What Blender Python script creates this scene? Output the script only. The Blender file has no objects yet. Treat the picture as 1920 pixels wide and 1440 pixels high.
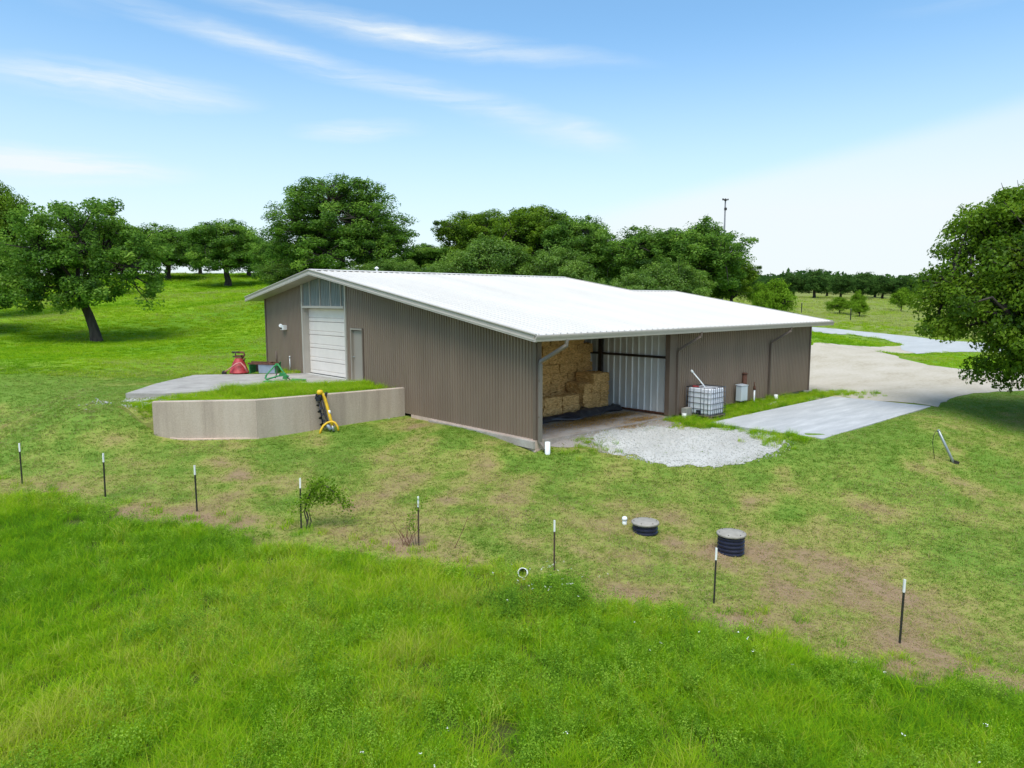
import bpy, bmesh, math, random
import numpy as np
from mathutils import Vector, Matrix, Euler

random.seed(7)
RNG = np.random.default_rng(11)
scene = bpy.context.scene
COL = scene.collection

# ------------------------------------------------------------------ camera
CAM = np.array([-14.9608, -15.1869, 3.3235])
YAW, PITCH, ROLL, FPX = -0.743419, -0.117751, -0.0009986, 1333.46
_cy, _sy = math.cos(YAW), math.sin(YAW)
_f0 = np.array([-_sy, _cy, 0.0]); _r0 = np.array([_cy, _sy, 0.0]); _u0 = np.array([0, 0, 1.0])
_cp, _sp = math.cos(PITCH), math.sin(PITCH)
FWD = _cp * _f0 + _sp * _u0
_up = _cp * _u0 - _sp * _f0
_cr, _sr = math.cos(ROLL), math.sin(ROLL)
RGT = _cr * _r0 + _sr * _up
UPV = _cr * _up - _sr * _r0
cd = bpy.data.cameras.new('camera')
cd.sensor_width = 36.0
cd.lens = 36.0 * FPX / 1920.0
cd.clip_start = 0.1
cd.clip_end = 4000.0
cam = bpy.data.objects.new('camera', cd)
COL.objects.link(cam)
M4 = Matrix.Identity(4)
for i in range(3):
    M4[i][0], M4[i][1], M4[i][2], M4[i][3] = RGT[i], UPV[i], -FWD[i], CAM[i]
cam.matrix_world = M4
scene.camera = cam

# ------------------------------------------------------------------ world, sun, exposure
SUN_EL, SUN_AZ = math.radians(65), math.atan2(-0.58, -0.82)     # direction towards the sun, azimuth from +x
world = bpy.data.worlds.new('World')
scene.world = world
world.use_nodes = True
wt = world.node_tree
for n in list(wt.nodes):
    wt.nodes.remove(n)


def wn(kind, **kw):
    n = wt.nodes.new(kind)
    for k, v in kw.items():
        setattr(n, k, v)
    return n


def wmath(op, a, b=None, clamp=False):
    n = wn('ShaderNodeMath', operation=op, use_clamp=clamp)
    for i, x in enumerate((a, b)):
        if x is None:
            continue
        if isinstance(x, (int, float)):
            n.inputs[i].default_value = x
        else:
            wt.links.new(x, n.inputs[i])
    return n.outputs[0]


sky = wn('ShaderNodeTexSky', sky_type='NISHITA', sun_disc=False)
sky.sun_elevation = SUN_EL
sky.sun_rotation = math.pi / 2 - SUN_AZ
sky.altitude = 200
sky.air_density = 1.0
sky.dust_density = 1.2
sky.ozone_density = 2.4
tc = wn('ShaderNodeTexCoord')
dirv = tc.outputs['Generated']


def wdot(vec):
    n = wn('ShaderNodeVectorMath', operation='DOT_PRODUCT')
    wt.links.new(dirv, n.inputs[0])
    n.inputs[1].default_value = vec
    return n.outputs['Value']


az = wmath('MULTIPLY', wmath('ARCTAN2', wdot(tuple(_r0)), wdot(tuple(_f0))), 57.2958)   # degrees right of the view
el = wmath('MULTIPLY', wmath('ARCSINE', wdot((0, 0, 1))), 57.2958)
cmb = wn('ShaderNodeCombineXYZ')
wt.links.new(az, cmb.inputs[0]); wt.links.new(el, cmb.inputs[1])
# gentle warp of the sky plane so that streaks are wispy
wnz = wn('ShaderNodeTexNoise'); wnz.inputs['Scale'].default_value = 0.16; wnz.inputs['Detail'].default_value = 6; wnz.inputs['Roughness'].default_value = 0.6
mpw = wn('ShaderNodeMapping'); mpw.inputs['Scale'].default_value = (0.55, 1.5, 1); mpw.inputs['Rotation'].default_value = (0, 0, math.radians(8))
wt.links.new(cmb.outputs[0], mpw.inputs[0]); wt.links.new(mpw.outputs[0], wnz.inputs['Vector'])
sub = wn('ShaderNodeVectorMath', operation='SUBTRACT'); wt.links.new(wnz.outputs['Color'], sub.inputs[0]); sub.inputs[1].default_value = (0.5, 0.5, 0.5)
scl = wn('ShaderNodeVectorMath', operation='MULTIPLY'); wt.links.new(sub.outputs[0], scl.inputs[0]); scl.inputs[1].default_value = (3.0, 1.9, 0)
add = wn('ShaderNodeVectorMath', operation='ADD'); wt.links.new(cmb.outputs[0], add.inputs[0]); wt.links.new(scl.outputs[0], add.inputs[1])
plane = add.outputs[0]
# fibre noise stretched along the streaks
fib = wn('ShaderNodeTexNoise'); fib.inputs['Scale'].default_value = 0.5; fib.inputs['Detail'].default_value = 8; fib.inputs['Roughness'].default_value = 0.62
mpf = wn('ShaderNodeMapping'); mpf.inputs['Scale'].default_value = (0.16, 2.0, 1); mpf.inputs['Rotation'].default_value = (0, 0, math.radians(9))
wt.links.new(plane, mpf.inputs[0]); wt.links.new(mpf.outputs[0], fib.inputs['Vector'])
fibv = fib.outputs['Fac']
# each cirrus streak: (az0, el0, az1, el1, half width, strength)
STREAKS = [(-34, 20.6, 4.5, 13.6, 1.2, .55), (-25, 21.2, 9.5, 17.2, 1.3, .70), (-8, 16.4, 10, 11.0, 1.6, .22), (-38, 14.2, -19, 14.4, 1.5, .75),
           (-17, 12.4, -6.5, 13.0, 1.05, .5), (-40, 9.0, -23, 8.9, 1.6, .6), (2, 13.8, 10, 11.6, 1.1, .22),
           (-36, 20.8, -28, 18.8, 1.6, .22), (26, 19, 42, 20, 1.6, .18), (-75, 24, -40, 19, 3, .6), (45, 24, 90, 16, 4, .6), (-20, 40, 40, 30, 5, .5)]
acc = None
for (a0, e0, a1, e1, w, s) in STREAKS:
    ln = math.hypot(a1 - a0, e1 - e0) / 2 * 1.15
    m = wn('ShaderNodeMapping', vector_type='TEXTURE')
    m.inputs['Location'].default_value = ((a0 + a1) / 2, (e0 + e1) / 2, 0)
    m.inputs['Rotation'].default_value = (0, 0, math.atan2(e1 - e0, a1 - a0))
    m.inputs['Scale'].default_value = (ln, w, 1)
    wt.links.new(plane, m.inputs[0])
    g = wn('ShaderNodeTexGradient', gradient_type='SPHERICAL')
    wt.links.new(m.outputs[0], g.inputs[0])
    v = wmath('MULTIPLY', wmath('POWER', g.outputs['Fac'], 1.25), s)
    acc = v if acc is None else wmath('ADD', acc, v)
fr = wn('ShaderNodeMapRange'); wt.links.new(fibv, fr.inputs[0])
fr.inputs[1].default_value = 0.33; fr.inputs[2].default_value = 0.68; fr.inputs[3].default_value = 0.25; fr.inputs[4].default_value = 1.5
acc = wmath('MULTIPLY', acc, fr.outputs[0])
# thin veil: rises towards the horizon, and a sheet of haze cloud low on the right below a slanting edge
edge = wmath('ADD', wmath('MULTIPLY', az, 0.20), 5.6)
fx = wmath('MULTIPLY', wmath('SUBTRACT', edge, el), 1.4)
sheet = wn('ShaderNodeMapRange', interpolation_type='SMOOTHSTEP'); wt.links.new(fx, sheet.inputs[0])
sheet.inputs[1].default_value = -1.0; sheet.inputs[2].default_value = 1.6; sheet.inputs[3].default_value = 0; sheet.inputs[4].default_value = .30
azw = wn('ShaderNodeMapRange', interpolation_type='SMOOTHSTEP'); wt.links.new(az, azw.inputs[0])
azw.inputs[1].default_value = -4; azw.inputs[2].default_value = 16; azw.inputs[3].default_value = 0; azw.inputs[4].default_value = 1
sheetv = wmath('MULTIPLY', sheet.outputs[0], azw.outputs[0])
veil = wn('ShaderNodeMapRange', interpolation_type='SMOOTHSTEP'); wt.links.new(el, veil.inputs[0])
veil.inputs[1].default_value = 21; veil.inputs[2].default_value = -2; veil.inputs[3].default_value = 0.03; veil.inputs[4].default_value = .94
tot = wmath('ADD', wmath('ADD', acc, sheetv), veil.outputs[0])
tot = wmath('MINIMUM', tot, 0.96)
tint = wn('ShaderNodeMix', data_type='RGBA', blend_type='MULTIPLY')
tint.inputs[0].default_value = 1.0
wt.links.new(sky.outputs[0], tint.inputs[6]); tint.inputs[7].default_value = (0.68, 0.92, 0.955, 1)
mixc = wn('ShaderNodeMix', data_type='RGBA')
wt.links.new(tot, mixc.inputs[0]); wt.links.new(tint.outputs[2], mixc.inputs[6])
CLOUD = 4.0
mixc.inputs[7].default_value = (CLOUD * .91, CLOUD * .98, CLOUD * 1.01, 1)
bg = wn('ShaderNodeBackground'); bg.inputs['Strength'].default_value = 0.073
wt.links.new(mixc.outputs[2], bg.inputs['Color'])
wo = wn('ShaderNodeOutputWorld'); wt.links.new(bg.outputs[0], wo.inputs['Surface'])

sl = bpy.data.lights.new('sun', 'SUN')
sl.energy = 1.18
sl.angle = math.radians(45)
sl.color = (1.0, 0.92, 0.79)
sun = bpy.data.objects.new('sun', sl)
COL.objects.link(sun)
sdir = Vector((math.cos(SUN_EL) * math.cos(SUN_AZ), math.cos(SUN_EL) * math.sin(SUN_AZ), math.sin(SUN_EL)))
sun.rotation_euler = sdir.to_track_quat('Z', 'Y').to_euler()
sun.location = (0, 0, 60)
vs = scene.view_settings
scene.display_settings.display_device = 'sRGB'
vs.view_transform = 'Standard'
vs.look = 'None'
vs.exposure = 1.75
vs.gamma = 1.0
vs.use_curve_mapping = False
scene.render.engine = 'CYCLES'
scene.cycles.max_bounces = 6
scene.cycles.diffuse_bounces = 3
scene.cycles.transmission_bounces = 4


# ------------------------------------------------------------------ helpers
def at(u, v, dep):
    """point seen at photo pixel (u, v) at a given depth"""
    return CAM + dep * (FWD + RGT * (u - 960) / FPX - UPV * (v - 720) / FPX)


def tag(o, label=None, cat=None, group=None, kind=None):
    if label: o['label'] = label
    if cat: o['category'] = cat
    if group: o['group'] = group
    if kind: o['kind'] = kind
    return o


def empty(name, loc=(0, 0, 0), rz=0.0, label=None, cat=None, group=None):
    o = bpy.data.objects.new(name, None)
    o.empty_display_size = 0.2
    o.location = loc
    o.rotation_euler = (0, 0, rz)
    COL.objects.link(o)
    return tag(o, label, cat, group)


def link(name, me, parent=None):
    o = bpy.data.objects.new(name, me)
    COL.objects.link(o)
    if parent is not None:
        o.parent = parent
    return o


def copy_tree(o, parent=None):
    c = o.copy()
    COL.objects.link(c)
    if parent is not None:
        c.parent = parent
    for ch in o.children:
        copy_tree(ch, c)
    return c


class MB:
    """collects polygons; build() links them as one mesh object"""

    def __init__(self):
        self.v = []; self.f = []; self.m = []; self.mi = 0; self.sm = []

    def poly(self, pts, smooth=False):
        b = len(self.v)
        self.v += [tuple(p) for p in pts]
        self.f.append(tuple(range(b, b + len(pts)))); self.m.append(self.mi); self.sm.append(smooth)

    def box(self, c, s, rot=None, taper=1.0):
        x, y, z = s[0] / 2, s[1] / 2, s[2] / 2
        P = [Vector((sx * x * (taper if sz > 0 else 1), sy * y * (taper if sz > 0 else 1), sz * z)) for sz in (-1, 1) for sy in (-1, 1) for sx in (-1, 1)]
        if rot is not None:
            R = Euler(rot).to_matrix() if not isinstance(rot, Matrix) else rot
            P = [R @ p for p in P]
        P = [p + Vector(c) for p in P]
        b = len(self.v)
        self.v += [tuple(p) for p in P]
        for q in ((0, 2, 3, 1), (4, 5, 7, 6), (0, 1, 5, 4), (2, 6, 7, 3), (0, 4, 6, 2), (1, 3, 7, 5)):
            self.f.append(tuple(b + i for i in q)); self.m.append(self.mi); self.sm.append(False)

    def tube(self, pts, r, n=8, caps=True, smooth=True):
        pts = [Vector(p) for p in pts]
        if not isinstance(r, (list, tuple)):
            r = [r] * len(pts)
        b = len(self.v)
        t0 = (pts[1] - pts[0]).normalized()
        a = Vector((0, 0, 1)) if abs(t0.z) < 0.9 else Vector((1, 0, 0))
        x = t0.cross(a).normalized()
        for i, p in enumerate(pts):
            t = (pts[min(i + 1, len(pts) - 1)] - pts[max(i - 1, 0)]).normalized()
            x = (x - t * x.dot(t)).normalized()
            y = t.cross(x)
            for k in range(n):
                an = 2 * math.pi * k / n
                self.v.append(tuple(p + (x * math.cos(an) + y * math.sin(an)) * r[i]))
        for i in range(len(pts) - 1):
            for k in range(n):
                k2 = (k + 1) % n
                self.f.append((b + i * n + k, b + i * n + k2, b + (i + 1) * n + k2, b + (i + 1) * n + k)); self.m.append(self.mi); self.sm.append(smooth)
        if caps:
            self.f.append(tuple(b + k for k in reversed(range(n)))); self.m.append(self.mi); self.sm.append(False)
            e = b + (len(pts) - 1) * n
            self.f.append(tuple(e + k for k in range(n))); self.m.append(self.mi); self.sm.append(False)

    def lathe(self, prof, c=(0, 0, 0), n=24, smooth=True, cap=True, rot=None):
        b = len(self.v)
        R = Euler(rot).to_matrix() if rot is not None else Matrix.Identity(3)
        for (r, z) in prof:
            for k in range(n):
                a = 2 * math.pi * k / n
                self.v.append(tuple(R @ Vector((r * math.cos(a), r * math.sin(a), z)) + Vector(c)))
        for i in range(len(prof) - 1):
            for k in range(n):
                k2 = (k + 1) % n
                self.f.append((b + i * n + k, b + i * n + k2, b + (i + 1) * n + k2, b + (i + 1) * n + k)); self.m.append(self.mi); self.sm.append(smooth)
        if cap:
            self.f.append(tuple(b + k for k in reversed(range(n)))); self.m.append(self.mi); self.sm.append(False)
            e = b + (len(prof) - 1) * n
            self.f.append(tuple(e + k for k in range(n))); self.m.append(self.mi); self.sm.append(False)

    def prism(self, poly, d):
        """poly: list of 3-D points (planar); extruded by vector d"""
        d = Vector(d)
        A = [Vector(p) for p in poly]; B = [p + d for p in A]
        n = len(A)
        self.poly(list(reversed(A))); self.poly(B)
        for i in range(n):
            j = (i + 1) % n
            self.poly([A[i], A[j], B[j], B[i]])

    def mesh(self, name, mats):
        me = bpy.data.meshes.new(name)
        me.from_pydata(self.v, [], self.f)
        if not isinstance(mats, (list, tuple)):
            mats = [mats]
        for m in mats:
            me.materials.append(m)
        me.polygons.foreach_set('material_index', self.m)
        me.polygons.foreach_set('use_smooth', self.sm)
        me.update()
        return me

    def build(self, name, mats, parent=None, fix=True):
        me = self.mesh(name, mats)
        if fix:
            bm = bmesh.new(); bm.from_mesh(me)
            bmesh.ops.recalc_face_normals(bm, faces=bm.faces)
            bm.to_mesh(me); bm.free()
        return link(name, me, parent)


def np_mesh(name, V, F, mat, smooth=False, attrs=None):
    """fast mesh from numpy arrays; F is (n,3) or (n,4)"""
    me = bpy.data.meshes.new(name)
    V = np.asarray(V, np.float32); F = np.asarray(F, np.int32)
    me.vertices.add(len(V)); me.vertices.foreach_set('co', V.ravel())
    k = F.shape[1]
    me.loops.add(F.size); me.loops.foreach_set('vertex_index', F.ravel())
    me.polygons.add(len(F))
    me.polygons.foreach_set('loop_start', np.arange(0, F.size, k, dtype=np.int32))
    me.polygons.foreach_set('loop_total', np.full(len(F), k, np.int32))
    if smooth:
        me.polygons.foreach_set('use_smooth', np.ones(len(F), bool))
    for an, av in (attrs or {}).items():
        a = me.attributes.new(an, 'FLOAT', 'POINT')
        a.data.foreach_set('value', np.asarray(av, np.float32))
    if mat is not None:
        me.materials.append(mat)
    me.update(calc_edges=True)
    me.validate()
    return me


# value noise in numpy
_PERM = np.random.default_rng(3).random((256, 256))


def vnoise(x, y, s=1.0, seed=0):
    x = np.asarray(x) / s + seed * 17.3; y = np.asarray(y) / s + seed * 31.7
    xi = np.floor(x).astype(int); yi = np.floor(y).astype(int)
    fx = x - xi; fy = y - yi
    fx = fx * fx * (3 - 2 * fx); fy = fy * fy * (3 - 2 * fy)
    g = lambda a, b: _PERM[a % 256, b % 256]
    return (g(xi, yi) * (1 - fx) + g(xi + 1, yi) * fx) * (1 - fy) + (g(xi, yi + 1) * (1 - fx) + g(xi + 1, yi + 1) * fx) * fy


def fbm(x, y, s=1.0, seed=0, oct=4):
    t = 0; a = 0.5; n = 0
    for i in range(oct):
        t = t + a * vnoise(x, y, s / 2 ** i, seed + i * 5); n += a; a *= 0.55
    return t / n


def sstep(a, b, x):
    t = np.clip((np.asarray(x) - a) / (b - a), 0, 1)
    return t * t * (3 - 2 * t)


# ------------------------------------------------------------------ materials
def mat(name, col, rough=0.7, metal=0.0, var=0.12, scale=6.0, bump=0.0, bscale=40.0, stretch=(1, 1, 1), spec=0.4, detail=5, objvar=0.0):
    m = bpy.data.materials.new(name)
    m.use_nodes = True
    nt = m.node_tree
    p = nt.nodes['Principled BSDF']
    p.inputs['Roughness'].default_value = rough
    p.inputs['Metallic'].default_value = metal
    p.inputs['Specular IOR Level'].default_value = spec
    tcx = nt.nodes.new('ShaderNodeTexCoord')
    mp = nt.nodes.new('ShaderNodeMapping'); mp.inputs['Scale'].default_value = stretch
    nt.links.new(tcx.outputs['Object'], mp.inputs[0])
    nz = nt.nodes.new('ShaderNodeTexNoise'); nz.inputs['Scale'].default_value = scale; nz.inputs['Detail'].default_value = detail
    nt.links.new(mp.outputs[0], nz.inputs['Vector'])
    cr = nt.nodes.new('ShaderNodeValToRGB')
    cr.color_ramp.elements[0].position = 0.3; cr.color_ramp.elements[1].position = 0.7
    cr.color_ramp.elements[0].color = tuple(max(0, c * (1 - var)) for c in col) + (1,)
    cr.color_ramp.elements[1].color = tuple(min(1, c * (1 + var)) for c in col) + (1,)
    nt.links.new(nz.outputs['Fac'], cr.inputs[0])
    last = cr.outputs[0]
    if objvar > 0:      # sheets differ a little from one another
        oi = nt.nodes.new('ShaderNodeObjectInfo')
        mr = nt.nodes.new('ShaderNodeMapRange'); mr.inputs[3].default_value = 1 - objvar; mr.inputs[4].default_value = 1 + objvar
        hv = nt.nodes.new('ShaderNodeHueSaturation')
        nt.links.new(oi.outputs['Random'], mr.inputs[0]); nt.links.new(mr.outputs[0], hv.inputs['Value']); nt.links.new(last, hv.inputs['Color'])
        last = hv.outputs[0]
    nt.links.new(last, p.inputs['Base Color'])
    if bump > 0:
        n2 = nt.nodes.new('ShaderNodeTexNoise'); n2.inputs['Scale'].default_value = bscale; n2.inputs['Detail'].default_value = 4
        nt.links.new(mp.outputs[0], n2.inputs['Vector'])
        bp = nt.nodes.new('ShaderNodeBump'); bp.inputs['Strength'].default_value = bump; bp.inputs['Distance'].default_value = 0.02
        nt.links.new(n2.outputs['Fac'], bp.inputs['Height']); nt.links.new(bp.outputs[0], p.inputs['Normal'])
    return m


def ramp_node(nt, fac, stops):
    cr = nt.nodes.new('ShaderNodeValToRGB')
    e = cr.color_ramp.elements
    while len(e) < len(stops):
        e.new(0.5)
    for i, (pos, c) in enumerate(stops):
        e[i].position = pos; e[i].color = tuple(c) + (1,)
    nt.links.new(fac, cr.inputs[0])
    return cr.outputs[0]


def leaf_mat(name, stops, source='GEOMETRY', transl=0.5, gloss=0.0):
    """foliage: colour picked by the 'tint' value of the leaf or of the tuft"""
    m = bpy.data.materials.new(name)
    m.use_nodes = True
    nt = m.node_tree
    for n in list(nt.nodes):
        nt.nodes.remove(n)
    out = nt.nodes.new('ShaderNodeOutputMaterial')
    a = nt.nodes.new('ShaderNodeAttribute'); a.attribute_name = 'tint'; a.attribute_type = source
    fac = a.outputs['Fac']
    if source == 'INSTANCER':
        g = nt.nodes.new('ShaderNodeAttribute'); g.attribute_name = 'btint'; g.attribute_type = 'GEOMETRY'
        ad = nt.nodes.new('ShaderNodeMath'); ad.operation = 'ADD'
        nt.links.new(a.outputs['Fac'], ad.inputs[0]); nt.links.new(g.outputs['Fac'], ad.inputs[1])
        fac = ad.outputs[0]
    c = ramp_node(nt, fac, stops)
    d = nt.nodes.new('ShaderNodeBsdfDiffuse'); nt.links.new(c, d.inputs['Color'])
    t = nt.nodes.new('ShaderNodeBsdfTranslucent'); nt.links.new(c, t.inputs['Color'])
    mx = nt.nodes.new('ShaderNodeMixShader'); mx.inputs[0].default_value = transl
    nt.links.new(d.outputs[0], mx.inputs[1]); nt.links.new(t.outputs[0], mx.inputs[2])
    last = mx.outputs[0]
    if gloss > 0:
        gl = nt.nodes.new('ShaderNodeBsdfGlossy'); gl.inputs['Roughness'].default_value = 0.45; gl.inputs['Color'].default_value = (.9, 1, .9, 1)
        m2 = nt.nodes.new('ShaderNodeMixShader'); m2.inputs[0].default_value = gloss
        nt.links.new(last, m2.inputs[1]); nt.links.new(gl.outputs[0], m2.inputs[2]); last = m2.outputs[0]
    nt.links.new(last, out.inputs['Surface'])
    return m


M = {}
M['brown'] = mat('brown_metal', (.205, .150, .112), .45, 0, .09, 1.2, stretch=(1, 1, .25), objvar=.05)
M['trim'] = mat('light_trim', (.43, .395, .345), .4, 0, .05, 2)
M['browntrim'] = mat('brown_trim', (.15, .112, .088), .45, 0, .05, 2)
M['soffit'] = mat('soffit_metal', (.42, .38, .32), .5, 0, .05, 2)
M['roof'] = mat('white_roof', (.60, .57, .525), .45, 0, .05, .8, stretch=(1, .25, 1), objvar=.03)
M['white'] = mat('white_paint', (.78, .78, .76), .4, 0, .03, 3)
M['doorwhite'] = mat('door_white', (.77, .70, .63), .45, 0, .04, 2)
M['doortan'] = mat('door_tan', (.31, .27, .225), .5, 0, .04, 2)
M['galv'] = mat('galvanized_metal', (.66, .68, .69), .42, .15, .10, 3, stretch=(1, 1, .3))
M['translucent'] = mat('light_panel_metal', (.20, .225, .21), .6, 0, .22, 3, stretch=(1, 4, .25), spec=.2)
M['steel'] = mat('dark_steel', (.035, .03, .028), .5, .2, .2, 5)
M['conc'] = mat('concrete', (.50, .49, .46), .85, 0, .10, 2.2, .25, 30)
M['footing'] = mat('footing_concrete', (.56, .43, .35), .9, 0, .12, 4, .4, 25)
M['black'] = mat('black_plastic', (.018, .02, .03), .45, 0, .2, 4)
M['tarp'] = mat('black_tarp', (.016, .017, .024), .38, 0, .3, 3, .3, 20, spec=.6)
M['yellow'] = mat('yellow_paint', (.66, .41, .015), .45, 0, .2, 6)
M['green'] = mat('green_paint', (.03, .22, .065), .5, 0, .4, 7)
M['red'] = mat('red_paint', (.34, .030, .036), .5, 0, .38, 5)
M['rust'] = mat('rusty_steel', (.12, .05, .03), .75, .1, .4, 9)
M['bluegrey'] = mat('blue_grey_steel', (.30, .36, .44), .5, .1, .15, 4)
M['boxgrey'] = mat('grey_box', (.56, .60, .64), .4, .1, .03, 3)
M['pvc'] = mat('white_pvc', (.80, .82, .82), .35, 0, .03, 4)
M['hdpe'] = mat('tote_plastic', (.76, .78, .84), .4, 0, .04, 2.5)
M['cage'] = mat('cage_steel', (.10, .11, .13), .4, .4, .1, 6)
M['wood'] = mat('pallet_wood', (.18, .14, .10), .8, 0, .2, 8)
M['postgreen'] = mat('post_paint', (.035, .035, .026), .6, .1, .25, 9)
M['postbrown'] = mat('post_rust', (.085, .055, .04), .7, .1, .3, 9)
M['tip'] = mat('white_tip', (.80, .80, .78), .5, 0, .04, 9)
M['lid'] = mat('riser_lid', (.30, .28, .245), .85, 0, .16, 7, .3, 30)
M['riser'] = mat('riser_plastic', (.02, .024, .048), .38, 0, .2, 4)
M['bark'] = mat('oak_bark', (.050, .042, .034), .95, 0, .5, 6, 1.0, 12, stretch=(1, 1, .3))
M['stick'] = mat('dead_stick', (.16, .07, .05), .9, 0, .3, 9)
M['pole'] = mat('galvanized_pole', (.30, .34, .34), .35, .5, .1, 6)
M['cblock'] = mat('block_concrete', (.33, .32, .29), .9, 0, .12, 7)


def concrete_stain(name, base, dark, light, vertical=True, sc=(1, 1, 1)):
    m = bpy.data.materials.new(name); m.use_nodes = True
    nt = m.node_tree; p = nt.nodes['Principled BSDF']; p.inputs['Roughness'].default_value = .88; p.inputs['Specular IOR Level'].default_value = .25
    tcx = nt.nodes.new('ShaderNodeTexCoord')
    mp = nt.nodes.new('ShaderNodeMapping'); mp.inputs['Scale'].default_value = (1, 1, .12) if vertical else sc
    nt.links.new(tcx.outputs['Object'], mp.inputs[0])
    n1 = nt.nodes.new('ShaderNodeTexNoise'); n1.inputs['Scale'].default_value = 1.3; n1.inputs['Detail'].default_value = 7; n1.inputs['Roughness'].default_value = .62
    nt.links.new(mp.outputs[0], n1.inputs['Vector'])
    c1 = ramp_node(nt, n1.outputs['Fac'], [(.28, dark), (.5, base), (.72, light)])
    n2 = nt.nodes.new('ShaderNodeTexNoise'); n2.inputs['Scale'].default_value = 28; n2.inputs['Detail'].default_value = 4
    nt.links.new(tcx.outputs['Object'], n2.inputs['Vector'])
    c2 = ramp_node(nt, n2.outputs['Fac'], [(.3, (.86, .86, .86)), (.7, (1.06, 1.06, 1.06))])
    mx = nt.nodes.new('ShaderNodeMix'); mx.data_type = 'RGBA'; mx.blend_type = 'MULTIPLY'; mx.inputs[0].default_value = 1
    nt.links.new(c1, mx.inputs[6]); nt.links.new(c2, mx.inputs[7])
    nt.links.new(mx.outputs[2], p.inputs['Base Color'])
    bp = nt.nodes.new('ShaderNodeBump'); bp.inputs['Strength'].default_value = .25; bp.inputs['Distance'].default_value = .01
    nt.links.new(n2.outputs['Fac'], bp.inputs['Height']); nt.links.new(bp.outputs[0], p.inputs['Normal'])
    return m


M['rwall'] = concrete_stain('retaining_wall_concrete', (.47, .385, .315), (.33, .265, .22), (.55, .47, .40))
M['pad'] = concrete_stain('pad_concrete', (.43, .44, .45), (.36, .375, .385), (.54, .55, .56), vertical=False, sc=(.35, 1.9, 1))
M['apron'] = concrete_stain('apron_concrete', (.36, .34, .315), (.27, .255, .235), (.43, .41, .385), vertical=False)
M['bayfloor'] = concrete_stain('bay_floor_concrete', (.40, .35, .31), (.31, .255, .21), (.48, .45, .42), vertical=False)

# hay: fibrous yellow-brown
m = bpy.data.materials.new('hay'); m.use_nodes = True
nt = m.node_tree; p = nt.nodes['Principled BSDF']; p.inputs['Roughness'].default_value = .95; p.inputs['Specular IOR Level'].default_value = .1
tcx = nt.nodes.new('ShaderNodeTexCoord')
oi = nt.nodes.new('ShaderNodeObjectInfo')
vadd = nt.nodes.new('ShaderNodeVectorMath'); vadd.operation = 'ADD'
cx = nt.nodes.new('ShaderNodeCombineXYZ'); mm = nt.nodes.new('ShaderNodeMath'); mm.operation = 'MULTIPLY'; mm.inputs[1].default_value = 40
nt.links.new(oi.outputs['Random'], mm.inputs[0]); nt.links.new(mm.outputs[0], cx.inputs[0]); nt.links.new(mm.outputs[0], cx.inputs[1])
nt.links.new(tcx.outputs['Object'], vadd.inputs[0]); nt.links.new(cx.outputs[0], vadd.inputs[1])
mp = nt.nodes.new('ShaderNodeMapping'); mp.inputs['Scale'].default_value = (5, 5, 16); mp.inputs['Rotation'].default_value = (.3, .2, .1)
nt.links.new(vadd.outputs[0], mp.inputs[0])
n1 = nt.nodes.new('ShaderNodeTexNoise'); n1.inputs['Scale'].default_value = 1.6; n1.inputs['Detail'].default_value = 8; n1.inputs['Roughness'].default_value = .7
nt.links.new(mp.outputs[0], n1.inputs['Vector'])
c1 = ramp_node(nt, n1.outputs['Fac'], [(.30, (.22, .12, .042)), (.5, (.60, .37, .145)), (.70, (.88, .63, .31))])
hv = nt.nodes.new('ShaderNodeHueSaturation'); nt.links.new(c1, hv.inputs['Color'])
mr = nt.nodes.new('ShaderNodeMapRange'); nt.links.new(oi.outputs['Random'], mr.inputs[0]); mr.inputs[3].default_value = .92; mr.inputs[4].default_value = 1.22
nt.links.new(mr.outputs[0], hv.inputs['Value'])
nt.links.new(hv.outputs[0], p.inputs['Base Color'])
bp = nt.nodes.new('ShaderNodeBump'); bp.inputs['Strength'].default_value = .8; bp.inputs['Distance'].default_value = .02
nt.links.new(n1.outputs['Fac'], bp.inputs['Height']); nt.links.new(bp.outputs[0], p.inputs['Normal'])
M['hay'] = m
M['straw'] = leaf_mat('loose_straw', [(0, (.36, .20, .05)), (.5, (.55, .34, .10)), (1, (.74, .52, .22))])

LEAFSTOPS = [(0, (.040, .100, .014)), (.4, (.100, .220, .024)), (.75, (.18, .34, .034)), (1, (.28, .45, .06))]
M['oakleaf'] = leaf_mat('oak_leaves', LEAFSTOPS, gloss=.012)
M['oakleaf_olive'] = leaf_mat('olive_oak_leaves', [(0, (.048, .105, .008)), (.4, (.112, .218, .012)), (.75, (.185, .31, .016)), (1, (.26, .39, .028))], gloss=.01)
M['softleaf'] = leaf_mat('pale_leaves', [(0, (.055, .12, .014)), (.4, (.11, .22, .024)), (.75, (.17, .30, .034)), (1, (.23, .37, .05))], gloss=.02)
M['limeleaf'] = leaf_mat('lime_leaves', [(0, (.09, .17, .012)), (.5, (.17, .31, .02)), (1, (.26, .42, .04))], transl=.45)
M['farleaf'] = leaf_mat('far_leaves', [(0, (.030, .075, .018)), (.5, (.068, .145, .030)), (1, (.13, .23, .05))])
GREENS = [(0, (.105, .26, .022)), (.3, (.20, .43, .018)), (.6, (.32, .54, .016)), (.85, (.46, .61, .022)), (1, (.54, .56, .11))]
M['tallgrass'] = leaf_mat('tall_grass_blades', GREENS, 'INSTANCER', .5)
M['weed'] = leaf_mat('weed_leaves', [(0, (.10, .22, .024)), (.5, (.25, .44, .034)), (1, (.38, .56, .07))], 'INSTANCER', .4)
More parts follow.
